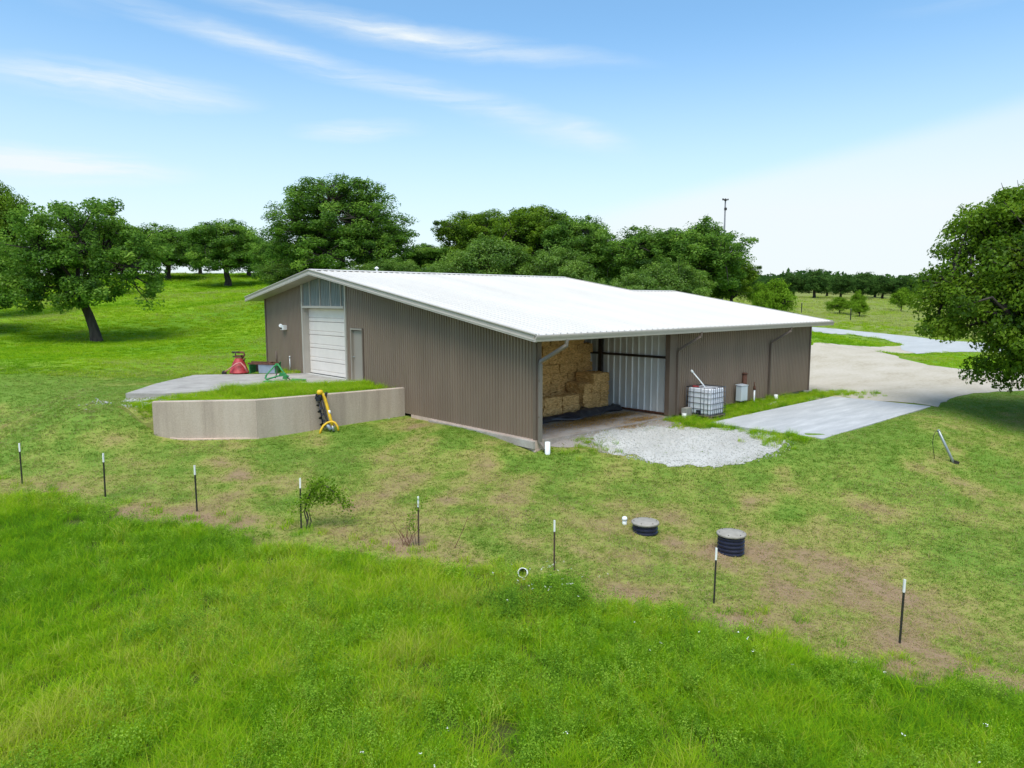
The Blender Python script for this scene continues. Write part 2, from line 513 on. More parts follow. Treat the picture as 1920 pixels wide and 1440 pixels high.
M['lawnblade'] = leaf_mat('lawn_blades', [(0, (.13, .275, .028)), (.35, (.23, .36, .045)), (.62, (.36, .38, .098)), (.82, (.43, .34, .18)), (1, (.52, .39, .25))], 'INSTANCER', .5)
M['meadowblade'] = leaf_mat('meadow_blades', [(0, (.13, .30, .014)), (.4, (.25, .45, .014)), (.72, (.37, .51, .016)), (1, (.44, .46, .17))], 'INSTANCER', .5)
M['petal'] = mat('white_petals', (.8, .8, .76), .6, 0, .03, 3)

# ------------------------------------------------------------------ terrain
FP0 = np.array([-11.98, 7.78]); FDIR = np.array([10.02, -18.85]); FDIR /= np.linalg.norm(FDIR); FN = np.array([-FDIR[1], FDIR[0]])  # FN points to the barn side
FZ = [(0, -1.63), (3, -1.74), (6, -1.83), (9, -1.92), (12, -1.99), (15, -2.12), (18.15, -2.37), (21.3, -2.66)]
ctrl = []
for s, z in FZ:
    q = FP0 + FDIR * s; ctrl.append((q[0], q[1], z))
    q = q - FN * 9; ctrl.append((q[0], q[1], z - .55 + .02 * s))
q = FP0 - FDIR * 9; ctrl.append((q[0], q[1], -1.25))
q = FP0 - FDIR * 25; ctrl.append((q[0], q[1], -.4))
q = FP0 + FDIR * 32; ctrl.append((q[0], q[1], -3.3))
q = FP0 + FDIR * 60; ctrl.append((q[0], q[1], -4.2))
ctrl += [(-8.2, 9.3, -1.12), (-7.0, 8.5, -1.2), (-5.6, 7.4, -1.27), (-3, 7.1, -1.17), (-.2, 6.9, -1.02), (-.3, 4, -.98), (-.3, 1.5, -1.05), (-.35, .1, -1.32), (.4, -.6, -1.3),
         (-2, 5, -1.2), (-3, 2, -1.38), (-3, -2, -1.72), (0, -3.9, -1.98), (-.36, -6.84, -2.34), (1.5, -2.5, -1.62),
         (1.2, .0, -1.0), (3.5, -.2, -.99), (6, -.3, -1.0), (1.2, 1.3, -1.25), (3.5, 1.3, -1.25), (5.8, 1.3, -1.25), (.6, .7, -1.15), (2.4, .7, -1.12), (4.8, .7, -1.12), (1.6, -.6, -1.08), (4, -1.0, -1.10), (3.2, -2.2, -1.36), (5.6, -3.6, -1.32), (4, -5, -1.75), (6.5, -6.3, -1.42),
         (7.2, -1.5, -1.09), (7.1, -3.5, -1.10), (7, -5.4, -1.10), (12, -5.65, -1.065), (9.5, -5.65, -1.065), (14.6, -5.65, -1.065), (17.4, -5.6, -1.065), (17.5, -3.5, -1.065), (17.5, -1.4, -1.07), (12, -1.3, -1.075), (9.5, -1.3, -1.08), (14.6, -1.3, -1.07), (18.3, .2, -1.1), (9.66, -8.54, -1.72), (14, -9, -1.6), (20, -9.5, -1.45),
         (3, -9, -2.4), (8, -13, -2.6), (16, -16, -2.4),
         (9, -3.5, -1.32), (12.3, -3.5, -1.36), (15.6, -3.5, -1.32), (4, 4, -1.3), (9, 4, -1.3), (15, 5, -1.3), (9, 12, -1.0), (4, 12, -.7), (14, 16, -.6),
         (-1, 12, -.5), (-4, 12.5, -.35), (-4, 10, -.9), (-8.35, 10.75, -.24), (-8.55, 10.05, -.72), (-8.85, 11.3, -.20), (-8.95, 12.4, -.15), (-8.6, 13.4, -.09), (-7.5, 14.7, -.05), (-5.5, 16.7, -.04), (-7.5, 10.6, -.7), (-7.4, 12.2, -.45), (-9.7, 10.4, -.72), (-10, 12.3, -.35), (-9.2, 9.4, -1.02), (-6.5, 15, -.06), (-3.9, 18.1, -.03), (-1.5, 18.5, .0), (0, 20, .02), (5, 21, .0), (14, 21, -.4), (20, 12, -.9)]


def cz(u, v, dep, dz=0):
    q = at(u, v, dep); ctrl.append((q[0], q[1], q[2] + dz))


for a in [(0, 740, 27), (0, 830, 22.8), (100, 760, 25.5), (183, 643, 48), (60, 690, 31), (300, 690, 33.5), (0, 600, 60), (350, 580, 68), (470, 600, 58),
          (425, 535, 100), (300, 513.5, 118), (500, 514, 118), (100, 516, 118), (-150, 520, 118), (650, 512, 118), (300, 524, 175), (600, 524, 175), (0, 526, 175), (-300, 527, 175), (-300, 640, 45), (-300, 740, 25),
          (640, 545, 62), (950, 552, 60), (1250, 562, 58), (800, 535, 100), (1100, 545, 100),
          (1850, 745, 33), (1700, 690, 43), (1560, 690, 43), (1690, 665, 55), (1850, 690, 44), (1600, 640, 68), (1700, 640, 72), (1800, 655, 63), (1650, 600, 100), (1900, 640, 66),
          (1750, 562, 185), (1550, 558, 185), (1400, 556, 185), (1250, 550, 185), (1950, 562, 185), (2200, 570, 185), (1600, 548, 260), (2000, 552, 260), (1300, 540, 260),
          (1400, 547, 380), (1480, 541, 380), (1560, 550, 380), (1640, 550, 380), (1710, 546, 390), (1800, 530, 400), (1900, 520, 420), (2100, 516, 420), (1100, 545, 380), (1280, 543, 380),
          (1920, 800, 27.7), (1920, 1000, 17.6), (1920, 1200, 13.2), (2300, 900, 22), (2300, 760, 33)]:
    cz(*a)
for k in range(12):
    a = 2 * math.pi * k / 12
    d = np.array([math.cos(a), math.sin(a)])
    ctrl.append((CAM[0] + 900 * d[0], CAM[1] + 900 * d[1], 4.0 if d @ _f0[:2] > 0.2 else -4))
    if d @ _f0[:2] < 0.1:
        ctrl.append((CAM[0] + 60 * d[0], CAM[1] + 60 * d[1], -3.2)); ctrl.append((CAM[0] + 15 * d[0], CAM[1] + 15 * d[1], -2.6))
ctrl.append((CAM[0], CAM[1], -2.55))
CT = np.array(ctrl)
_C2 = 4.0


def _phi(A, B):
    d2 = ((A[:, None, :] - B[None, :, :]) ** 2).sum(-1)
    return np.sqrt(d2 + _C2)


_n = len(CT)
_A = np.zeros((_n + 3, _n + 3))
_A[:_n, :_n] = _phi(CT[:, :2], CT[:, :2]) - 0.02 * np.eye(_n)
_A[:_n, _n] = 1; _A[:_n, _n + 1:] = CT[:, :2]; _A[_n:, :_n] = _A[:_n, _n:].T
_W = np.linalg.solve(_A, np.concatenate([CT[:, 2], np.zeros(3)]))


def hgt(x, y):
    x = np.atleast_1d(np.asarray(x, float)); y = np.atleast_1d(np.asarray(y, float))
    sh = x.shape
    P = np.stack([x.ravel(), y.ravel()], 1)
    out = np.empty(len(P))
    for i in range(0, len(P), 20000):
        p = P[i:i + 20000]
        out[i:i + 20000] = _phi(p, CT[:, :2]) @ _W[:_n] + _W[_n] + p @ _W[_n + 1:]
    r = np.hypot(P[:, 0] - 4, P[:, 1] - 2)
    und = (fbm(P[:, 0], P[:, 1], 3.2, 2, 3) - .5) * .10 + (fbm(P[:, 0], P[:, 1], 16, 4, 2) - .5) * .5 * sstep(25, 60, r)
    near = np.ones(len(P))
    bx = np.maximum(np.maximum(-.8 - P[:, 0], P[:, 0] - 18.6), np.maximum(-6.2 - P[:, 1], P[:, 1] - 19.5))   # calm by the barn and slabs
    near = sstep(0, 2.5, bx)
    return (out + und * near).reshape(sh)


def hz(x, y):
    return float(hgt([x], [y])[0])


def ground_at(u, v, dmin=6, dmax=400):
    """where the photo ray (u, v) meets the terrain"""
    d = FWD + RGT * (u - 960) / FPX - UPV * (v - 720) / FPX
    t = np.geomspace(dmin, dmax, 1500)
    Pn = CAM[None] + t[:, None] * d[None]
    g = Pn[:, 2] - hgt(Pn[:, 0], Pn[:, 1])
    k = np.argmax(g < 0) if (g < 0).any() else len(t) - 1
    if k == 0:
        return Pn[k]
    f = g[k - 1] / (g[k - 1] - g[k] + 1e-9)
    q = Pn[k - 1] * (1 - f) + Pn[k] * f
    q[2] = hz(q[0], q[1])
    return q


# polar sheet of ground round the viewpoint, out past the horizon
azs = np.concatenate([np.linspace(-52, 52, 330), np.linspace(52, 308, 86)[1:-1]])
azr = np.radians(azs)
rad = np.concatenate([[0.0], np.geomspace(1.5, 950, 430)])
AA, RR = np.meshgrid(azr, rad)
GX = CAM[0] + RR * (np.cos(AA) * _f0[0] + np.sin(AA) * _r0[0]); GY = CAM[1] + RR * (np.cos(AA) * _f0[1] + np.sin(AA) * _r0[1])
GZ = hgt(GX, GY)
nr, na = GX.shape
idx = np.arange(nr * na).reshape(nr, na)
i2 = np.roll(idx, -1, axis=1)
F = np.stack([idx[:-1].ravel(), idx[1:].ravel(), i2[1:].ravel(), i2[:-1].ravel()], 1)
sd = (np.stack([GX, GY], -1) - FP0) @ FN      # signed distance from the fence, + on the barn side


def tallness(x, y):
    """1 where the ungrazed tall grass stands (the near side of the fence)"""
    x = np.asarray(x); y = np.asarray(y)
    d = (x - FP0[0]) * FN[0] + (y - FP0[1]) * FN[1]
    s = (x - FP0[0]) * FDIR[0] + (y - FP0[1]) * FDIR[1]
    w = (fbm(x, y, 1.6, 9, 3) - .5) * 1.25 + (fbm(x, y, .45, 13, 2) - .5) * .35
    off = -.62 - .25 * sstep(3, 10, s) + .35 * np.exp(-((s - 13.0) / 1.2) ** 2) - .1 * sstep(14, 21, s)
    return sstep(.12, -.12, d - off + w)


def dryness(x, y):
    """how much dead brown thatch shows in the mown grass"""
    x = np.asarray(x); y = np.asarray(y)
    d = (x - FP0[0]) * FN[0] + (y - FP0[1]) * FN[1]
    s = (x - FP0[0]) * FDIR[0] + (y - FP0[1]) * FDIR[1]
    v = .60 * np.exp(-(np.clip(d, 0, 9) / (.62 + .4 * sstep(9, 14, s))) ** 2) * (d > -1.5)
    v = np.maximum(v, (.45 * np.exp(-((d - 1.2) / 2.6) ** 2)) * sstep(6, 10, s))
    for (px, py, r, k) in [(-.4, -5.0, 1.5, .8), (.6, -7.4, 1.6, .8), (-1.6, -6.2, 1.9, .75), (-2.3, -4.4, 1.5, .5), (2.6, -8.3, 1.6, .35), (-1.2, -8.8, 1.8, .85), (0.2, -10.5, 2.2, .75), (1.2, -4.4, 1.6, .3),
                           (-.6, 6.0, 1.3, .5), (-7.9, 4.6, 2.2, .32), (-4.2, 6.2, .9, .4), (-.4, 1.0, .9, .45), (3.5, -3.4, 1.2, .4), (-9.3, 9.6, .8, .6), (-9.5, 7.2, 2.4, .35), (2, -6, 2.4, .3), (5, -9, 2.5, .2), (9.7, -8.6, .6, .6)]:
        v = np.maximum(v, k * np.exp(-((x - px) ** 2 + (y - py) ** 2) / r ** 2))
    n = fbm(x, y, 2.2, 21, 4); n2 = fbm(x, y, .7, 31, 3)
    v = v * (.72 * n + .85 * n2) + .42 * sstep(.46, .72, n) * (.4 + 1.0 * n2) + (n2 - .5) * .45
    return np.clip(v, 0, 1)


def meadowness(x, y):
    """1 on the far unmown pasture"""
    x = np.asarray(x); y = np.asarray(y)
    a = sstep(-5, 5, y - 17.0 + .65 * (x + 2.3)) * (x < 22)
    b = sstep(29, 35, x)
    c = sstep(24, 30, y)
    return np.clip(np.maximum(np.maximum(a, b), c), 0, 1)


ground_me = np_mesh('ground', np.stack([GX.ravel(), GY.ravel(), GZ.ravel()], 1), F, None, True,
                    {'tall': tallness(GX, GY).ravel(), 'dry': dryness(GX, GY).ravel(), 'mead': meadowness(GX, GY).ravel(), 'patch': fbm(GX, GY, 9, 51, 4).ravel(), 'pale': (sstep(50, 75, GX) * (.55 + .45 * fbm(GX, GY, 14, 55, 3))).ravel()})
ground = link('ground', ground_me)
tag(ground, 'rolling green pasture and mown lawn around the barn', kind='structure')
gm = bpy.data.materials.new('ground_turf'); gm.use_nodes = True
nt = gm.node_tree; p = nt.nodes['Principled BSDF']; p.inputs['Roughness'].default_value = .95; p.inputs['Specular IOR Level'].default_value = .08


def gattr(n):
    a = nt.nodes.new('ShaderNodeAttribute'); a.attribute_name = n
    return a.outputs['Fac']


def gnoise(scale, detail=6, rough=.6, stretch=None):
    tcx = nt.nodes.new('ShaderNodeTexCoord')
    n = nt.nodes.new('ShaderNodeTexNoise'); n.inputs['Scale'].default_value = scale; n.inputs['Detail'].default_value = detail; n.inputs['Roughness'].default_value = rough
    if stretch:
        mp = nt.nodes.new('ShaderNodeMapping'); mp.inputs['Scale'].default_value = stretch
        nt.links.new(tcx.outputs['Object'], mp.inputs[0]); nt.links.new(mp.outputs[0], n.inputs['Vector'])
    else:
        nt.links.new(tcx.outputs['Object'], n.inputs['Vector'])
    return n.outputs['Fac']


def gmath(op, a, b, clamp=False):
    n = nt.nodes.new('ShaderNodeMath'); n.operation = op; n.use_clamp = clamp
    for i, x in enumerate((a, b)):
        if isinstance(x, (int, float)):
            n.inputs[i].default_value = x
        else:
            nt.links.new(x, n.inputs[i])
    return n.outputs[0]


def gmix(f, a, b, mode='MIX'):
    n = nt.nodes.new('ShaderNodeMix'); n.data_type = 'RGBA'; n.blend_type = mode
    for s, x in ((0, f), (6, a), (7, b)):
        if isinstance(x, (int, float)):
            n.inputs[s].default_value = x
        elif isinstance(x, tuple):
            n.inputs[s].default_value = x + (1,)
        else:
            nt.links.new(x, n.inputs[s])
    return n.outputs[2]


nA = gnoise(14, 8, .7); nB = gnoise(1.4, 6, .6); nC = gnoise(45, 4, .6)
dryf = gmath('ADD', gattr('dry'), gmath('MULTIPLY', gmath('SUBTRACT', nA, .5), 1.1))
lawn = ramp_node(nt, dryf, [(-.0, (.13, .225, .034)), (.22, (.21, .27, .052)), (.46, (.275, .26, .082)), (.74, (.255, .19, .098)), (1, (.28, .195, .125))])
lawn = gmix(1.0, lawn, ramp_node(nt, nC, [(.3, (.80, .80, .80)), (.7, (1.15, 1.15, 1.15))]), 'MULTIPLY')
mead = ramp_node(nt, gmath('ADD', gmath('MULTIPLY', nB, .5), gmath('MULTIPLY', gattr('patch'), .5)), [(.3, (.09, .20, .014)), (.5, (.15, .28, .014)), (.7, (.22, .33, .018))])
mead = gmix(gattr('pale'), mead, ramp_node(nt, nB, [(.3, (.16, .19, .055)), (.7, (.27, .27, .10))]))
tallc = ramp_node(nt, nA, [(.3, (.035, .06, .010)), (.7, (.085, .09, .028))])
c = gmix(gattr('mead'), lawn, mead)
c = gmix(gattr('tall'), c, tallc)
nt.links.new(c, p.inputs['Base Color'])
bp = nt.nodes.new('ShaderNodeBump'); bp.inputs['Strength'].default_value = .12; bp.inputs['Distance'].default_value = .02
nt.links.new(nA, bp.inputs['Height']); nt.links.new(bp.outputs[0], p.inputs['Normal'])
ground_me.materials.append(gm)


def drape(name, outline, mats, off=.004, res=.25, rough_edge=0.0, ns=.8, seed=1, label=None, attrs=None):
    """sheet that follows the terrain inside an outline (world xy)"""
    O = np.array([(q[0], q[1]) for q in outline])
    lo = O.min(0) - .3; hi = O.max(0) + .3
    xs = np.arange(lo[0], hi[0] + res, res); ys = np.arange(lo[1], hi[1] + res, res)
    bm = bmesh.new()
    X, Y = np.meshgrid(xs, ys)
    n = len(O)
    if rough_edge > 0:
        # resample outline and roughen it
        Q = []
        for i in range(n):
            a, b = O[i], O[(i + 1) % n]
            L = np.linalg.norm(b - a); k = max(1, int(L / (res * .5)))
            for j in range(k):
                Q.append(a + (b - a) * j / k)
        Q = np.array(Q)
        Q = Q + (np.stack([fbm(Q[:, 0], Q[:, 1], ns, seed, 4), fbm(Q[:, 0] + 50, Q[:, 1], ns, seed + 3, 4)], 1) - .5) * 2 * rough_edge
        O = Q
    vs_ = [bm.verts.new((q[0], q[1], 0)) for q in O]
    face = bm.faces.new(vs_)
    bmesh.ops.triangulate(bm, faces=[face])
    for x in xs[1:-1]:
        g = bm.verts[:] + bm.edges[:] + bm.faces[:]
        bmesh.ops.bisect_plane(bm, geom=g, plane_co=(x, 0, 0), plane_no=(1, 0, 0))
    for y in ys[1:-1]:
        g = bm.verts[:] + bm.edges[:] + bm.faces[:]
        bmesh.ops.bisect_plane(bm, geom=g, plane_co=(0, y, 0), plane_no=(0, 1, 0))
    co = np.array([v.co[:] for v in bm.verts])
    z = hgt(co[:, 0], co[:, 1]) + off
    for v, zz in zip(bm.verts, z):
        v.co.z = zz
    bmesh.ops.recalc_face_normals(bm, faces=bm.faces)
    for f in bm.faces:
        f.smooth = True
        if f.normal.z < 0:
            f.normal_flip()
    me = bpy.data.meshes.new(name); bm.to_mesh(me); bm.free()
    me.materials.append(mats)
    o = link(name, me)
    tag(o, label, kind='structure')
    return o


def gravel_mat(name, stops, scale=22):
    m = bpy.data.materials.new(name); m.use_nodes = True
    t = m.node_tree; p = t.nodes['Principled BSDF']; p.inputs['Roughness'].default_value = .95; p.inputs['Specular IOR Level'].default_value = .1
    tcx = t.nodes.new('ShaderNodeTexCoord')
    n1 = t.nodes.new('ShaderNodeTexNoise'); n1.inputs['Scale'].default_value = scale; n1.inputs['Detail'].default_value = 6; n1.inputs['Roughness'].default_value = .7
    n2 = t.nodes.new('ShaderNodeTexNoise'); n2.inputs['Scale'].default_value = .35; n2.inputs['Detail'].default_value = 6
    mp = t.nodes.new('ShaderNodeMapping'); mp.inputs['Scale'].default_value = (1, 2.2, 1); mp.inputs['Rotation'].default_value = (0, 0, .5)
    t.links.new(tcx.outputs['Object'], n1.inputs['Vector']); t.links.new(tcx.outputs['Object'], mp.inputs[0]); t.links.new(mp.outputs[0], n2.inputs['Vector'])
    a = t.nodes.new('ShaderNodeMath'); a.operation = 'ADD'
    b = t.nodes.new('ShaderNodeMath'); b.operation = 'MULTIPLY'; b.inputs[1].default_value = .5
    c = t.nodes.new('ShaderNodeMath'); c.operation = 'MULTIPLY'; c.inputs[1].default_value = .5
    t.links.new(n1.outputs['Fac'], b.inputs[0]); t.links.new(n2.outputs['Fac'], c.inputs[0]); t.links.new(b.outputs[0], a.inputs[0]); t.links.new(c.outputs[0], a.inputs[1])
    t.links.new(ramp_node(t, a.outputs[0], stops), p.inputs['Base Color'])
    bp = t.nodes.new('ShaderNodeBump'); bp.inputs['Strength'].default_value = .6; bp.inputs['Distance'].default_value = .03
    t.links.new(n1.outputs['Fac'], bp.inputs['Height']); t.links.new(bp.outputs[0], p.inputs['Normal'])
    return m


M['whitegravel'] = gravel_mat('white_gravel', [(.3, (.24, .23, .21)), (.45, (.41, .405, .385)), (.62, (.53, .53, .515))])
M['greygravel'] = gravel_mat('dusty_gravel', [(.3, (.22, .185, .15)), (.5, (.32, .285, .26)), (.7, (.42, .39, .365))])
M['yard'] = gravel_mat('caliche_yard', [(.32, (.33, .285, .215)), (.47, (.44, .395, .315)), (.62, (.50, .455, .385))], 6)
M['road'] = gravel_mat('pale_road', [(.3, (.37, .385, .385)), (.7, (.47, .485, .485))], 3)

# ------------------------------------------------------------------ yard, road, slabs
def gp(pts):
    return [ground_at(u, v) for u, v in pts]


yard_px = [(1440, 760), (1500, 732), (1500, 650), (1600, 648), (1695, 646), (1735, 662), (1640, 658), (1690, 672), (1740, 684), (1800, 692), (1860, 696), (1990, 704), (2100, 716), (2050, 730), (1900, 734), (1830, 738), (1780, 748), (1755, 763), (1600, 748), (1560, 744), (1520, 752)]
drape('gravel_yard', gp(yard_px), M['yard'], .015, .8, .35, 2.0, 3, 'pale caliche yard beside the barn')
road_px = [(1500, 611), (1560, 616), (1640, 624), (1720, 632), (1790, 640), (1900, 651), (2050, 664), (2050, 676), (1900, 662), (1800, 660), (1720, 664), (1690, 656), (1690, 646), (1660, 637), (1600, 628), (1500, 619)]
drape('driveway', gp(road_px), M['road'], .03, 1.0, .12, 3.0, 5, 'pale concrete drive curving to the yard')
grav_px = [(1118, 812), (1180, 803), (1240, 800), (1300, 803), (1380, 806), (1425, 812), (1452, 824), (1480, 832), (1468, 845), (1440, 856), (1395, 866), (1330, 873), (1265, 872), (1200, 864), (1145, 850), (1110, 835)]
drape('white_gravel', gp(grav_px), M['whitegravel'], .012, .14, .50, .55, 7, 'patch of white gravel in front of the open bay')
dust_px = [(1010, 812), (1016, 836), (1050, 838), (1110, 838), (1125, 848), (1180, 852), (1230, 806), (1280, 796), (1262, 783), (1150, 790), (1050, 800)]
drape('dusty_gravel', gp(dust_px), M['greygravel'], .006, .2, .12, .6, 9, 'dusty grey gravel at the bay entrance')

mb = MB()   # loading slab beside the long wall: a real slab, its edge shows
mb.box((12.35, -3.5, -1.14), (10.1, 4.05, .2))
o = mb.build('concrete_slab', M['pad']); tag(o, 'pale smooth concrete slab beside the long wall', kind='structure')
bev = o.modifiers.new('edge', 'BEVEL'); bev.width = .012; bev.segments = 2

# terrace above the retaining wall: fill, then the apron slab on it
WALLP = [(-8.12, 9.46), (-6.8, 8.515), (-5.48, 7.57), (-3.7, 7.385), (-1.9, 7.20), (-.03, 7.0)]   # outer face of the wall, top line


def terrace_z(x, y):
    base = -.10 + (fbm(x, y, 1.1, 61, 3) - .5) * .08
    d = np.clip((np.asarray(x) + 8.2) / 1.6, 0, 1)
    return base - .12 * (1 - d) - .62 * np.exp(-((np.asarray(x) + 8.35) / .42) ** 2 - ((np.asarray(y) - 9.75) / .5) ** 2)


mb = MB()
left = [(-8.45, 10.3), (-8.8, 11.3), (-8.9, 12.4), (-8.5, 13.4), (-7.4, 14.6), (-5.5, 16.6), (-3.9, 18.0), (-2.2, 17.6), (-.9, 17.4)]
inner = [(x + .1, y + .16) for x, y in WALLP]
xs = np.arange(-9.3, .01, .3); ys = np.arange(7.0, 18.6, .3)
O = inner[:-1] + [(-.01, 7.2), (-.01, 17.2)] + list(reversed(left))
bm = bmesh.new()
f = bm.faces.new([bm.verts.new((x, y, 0)) for x, y in O]); bmesh.ops.triangulate(bm, faces=[f])
for x in xs:
    bmesh.ops.bisect_plane(bm, geom=bm.verts[:] + bm.edges[:] + bm.faces[:], plane_co=(x, 0, 0), plane_no=(1, 0, 0))
for y in ys:
    bmesh.ops.bisect_plane(bm, geom=bm.verts[:] + bm.edges[:] + bm.faces[:], plane_co=(0, y, 0), plane_no=(0, 1, 0))
co = np.array([v.co[:] for v in bm.verts]); zz = terrace_z(co[:, 0], co[:, 1])
for v, z in zip(bm.verts, zz):
    v.co.z = z
# skirt that sinks the open left side under the turf
be = [e for e in bm.edges if e.is_boundary]
r = bmesh.ops.extrude_edge_only(bm, edges=be)
for v in [g for g in r['geom'] if isinstance(g, bmesh.types.BMVert)]:
    on_left = v.co.x < -.3 and (v.co.y > 9.7 or v.co.x < -8.2)
    c = Vector((-3.5, 13, 0)); d = Vector((v.co.x - c.x, v.co.y - c.y, 0)).normalized()
    if on_left:
        v.co += d * .02
    v.co.z -= .55
bmesh.ops.recalc_face_normals(bm, faces=bm.faces)
me = bpy.data.meshes.new('terrace'); bm.to_mesh(me); bm.free()
for nme in ('dry', 'mead', 'tall', 'patch'):
    a = me.attributes.new(nme, 'FLOAT', 'POINT')
    vals = np.zeros(len(me.vertices), np.float32)
    if nme == 'dry':
        vc = np.array([v.co[:] for v in me.vertices])
        vals = (.30 + .45 * fbm(vc[:, 0], vc[:, 1], 1.5, 71, 3) * np.exp(-((vc[:, 0] + 6) / 2.4) ** 2) + .5 * np.exp(-((vc[:, 0] + 6.1) / .8) ** 2 - ((vc[:, 1] - 8.6) / .6) ** 2)).astype(np.float32)
    a.data.foreach_set('value', vals)
me.materials.append(gm)
o = link('terrace', me); tag(o, 'grassy fill held up behind the retaining wall', kind='structure')

mb = MB()
ap = [(-8.0, 13.0), (-7.0, 12.0), (-5.9, 11.7), (-4.4, 11.45), (-2.9, 11.2), (-1.2, 10.4), (-.02, 9.75), (-.02, 15.9), (-1.5, 16.2), (-3.9, 18.0), (-6.2, 15.6)]
mb.prism([(x, y, -.2) for x, y in ap], (0, 0, .185))
o = mb.build('apron_slab', M['apron']); tag(o, 'worn concrete apron in front of the garage door', kind='structure')
bev = o.modifiers.new('edge', 'BEVEL'); bev.width = .012; bev.segments = 2

# ------------------------------------------------------------------ retaining wall
def offset_poly(P, d):
    out = []
    P = [Vector(p) for p in P]
    for i, p in enumerate(P):
        t = (P[min(i + 1, len(P) - 1)] - P[max(i - 1, 0)]).normalized()
        out.append(p + Vector((-t.y, t.x)) * d)
    return out


rw = empty('retaining_wall', (-4, 8, -1.2), 0, 'low curving grey concrete wall holding up the terrace beside the barn', 'wall')
# cast sections, one mesh each, fine joints between them
pl = []
for (x, y) in WALLP:
    pl.append(Vector((x, y)))
# resample smoothly
segs = []
acc_len = [0]
for i in range(len(pl) - 1):
    acc_len.append(acc_len[-1] + (pl[i + 1] - pl[i]).length)


def along(s):
    s = max(0, min(acc_len[-1], s))
    for i in range(len(pl) - 1):
        if s <= acc_len[i + 1] + 1e-9:
            t = (s - acc_len[i]) / (acc_len[i + 1] - acc_len[i])
            return pl[i].lerp(pl[i + 1], t)
    return pl[-1]


# smooth the corner
def along_s(s):
    q = Vector((0, 0)); n = 0
    for d in (-.06, -.03, 0, .03, .06):
        k = min(1, s / .06, (acc_len[-1] - s) / .06)
        q += along(s + d * max(0, k)); n += 1
    return q / n


cuts = [0, 1.62, acc_len[2], 5.05, 6.9, acc_len[-1]]
th = .24
for a, b in zip(cuts[:-1], cuts[1:]):
    mb = MB()
    ss = np.linspace(a + (.0015 if a > 0 else 0), b - (.0015 if b < acc_len[-1] else 0), 6)
    outer = [along_s(s) for s in ss]
    tang = [(along_s(min(acc_len[-1], s + .05)) - along_s(max(0, s - .05))).normalized() for s in ss]
    inn = [q + Vector((-t.y, t.x)) * th for q, t in zip(outer, tang)]
    zt = .06; zb = -1.75; ch = .018
    for i in range(5):
        for (A, B) in (((outer[i], zb), (outer[i + 1], zb)),):
            o0, o1, n0, n1 = outer[i], outer[i + 1], inn[i], inn[i + 1]
            e0 = o0.lerp(n0, ch / th); e1 = o1.lerp(n1, ch / th)
            g0 = n0.lerp(o0, ch / th); g1 = n1.lerp(o1, ch / th)
            mb.poly([(o0.x, o0.y, zb), (o1.x, o1.y, zb), (o1.x, o1.y, zt - ch), (o0.x, o0.y, zt - ch)])
            mb.poly([(o0.x, o0.y, zt - ch), (o1.x, o1.y, zt - ch), (e1.x, e1.y, zt), (e0.x, e0.y, zt)])
            mb.poly([(e0.x, e0.y, zt), (e1.x, e1.y, zt), (g1.x, g1.y, zt), (g0.x, g0.y, zt)])
            mb.poly([(g0.x, g0.y, zt), (g1.x, g1.y, zt), (n1.x, n1.y, zt - ch), (n0.x, n0.y, zt - ch)])
            mb.poly([(n0.x, n0.y, zt - ch), (n1.x, n1.y, zt - ch), (n1.x, n1.y, zb), (n0.x, n0.y, zb)])
    for k, (q, n) in enumerate(((outer[0], inn[0]), (outer[-1], inn[-1]))):
        mb.poly([(q.x, q.y, zb), (n.x, n.y, zb), (n.x, n.y, zt - ch), (n.lerp(q, ch / th).x, n.lerp(q, ch / th).y, zt), (q.lerp(n, ch / th).x, q.lerp(n, ch / th).y, zt), (q.x, q.y, zt - ch)])
    o = mb.build('wall_section', M['rwall'], rw); o.location = Vector((0, 0, 0)) - Vector(rw.location)
# footing ledge that shows along the foot of the bend
mb = MB()
for i in range(14):
    s0, s1 = .5 + i * .20, .5 + (i + 1) * .20
    for_s = []
    a, b = along_s(s0), along_s(s1)
    t = (b - a).normalized(); nn = Vector((t.y, -t.x)); dd = .075 * math.sin(math.pi * min(1, max(0.05, (i + .5) / 14))) + .015
    dd2 = .075 * math.sin(math.pi * min(1, max(0.05, (i + 1.5) / 14))) + .015
    za, zb2 = hz(a.x, a.y) + .035, hz(b.x, b.y) + .035
    mb.poly([(a.x, a.y, za), (b.x, b.y, zb2), (b.x + nn.x * dd2, b.y + nn.y * dd2, zb2 - .005), (a.x + nn.x * dd, a.y + nn.y * dd, za - .005)])
    mb.poly([(a.x + nn.x * dd, a.y + nn.y * dd, za - .005), (b.x + nn.x * dd2, b.y + nn.y * dd2, zb2 - .005), (b.x + nn.x * dd2, b.y + nn.y * dd2, zb2 - .3), (a.x + nn.x * dd, a.y + nn.y * dd, za - .3)])
o = mb.build('footing', M['footing'], rw); o.location = -Vector(rw.location)

# ------------------------------------------------------------------ the barn
W, OV, PV, S, YR, ZR, X1, X2, Y2 = 19.017, .694, .666, .16623, 12.943, 4.5804, 14.25, 18.048, 8.165
XR1 = 14.95; XR2 = X2 + OV


def roofz(y):
    return ZR - S * abs(y - YR)


barn = empty('barn', (0, 0, 0), 0, 'long brown corrugated metal barn with a broad white roof', 'barn')


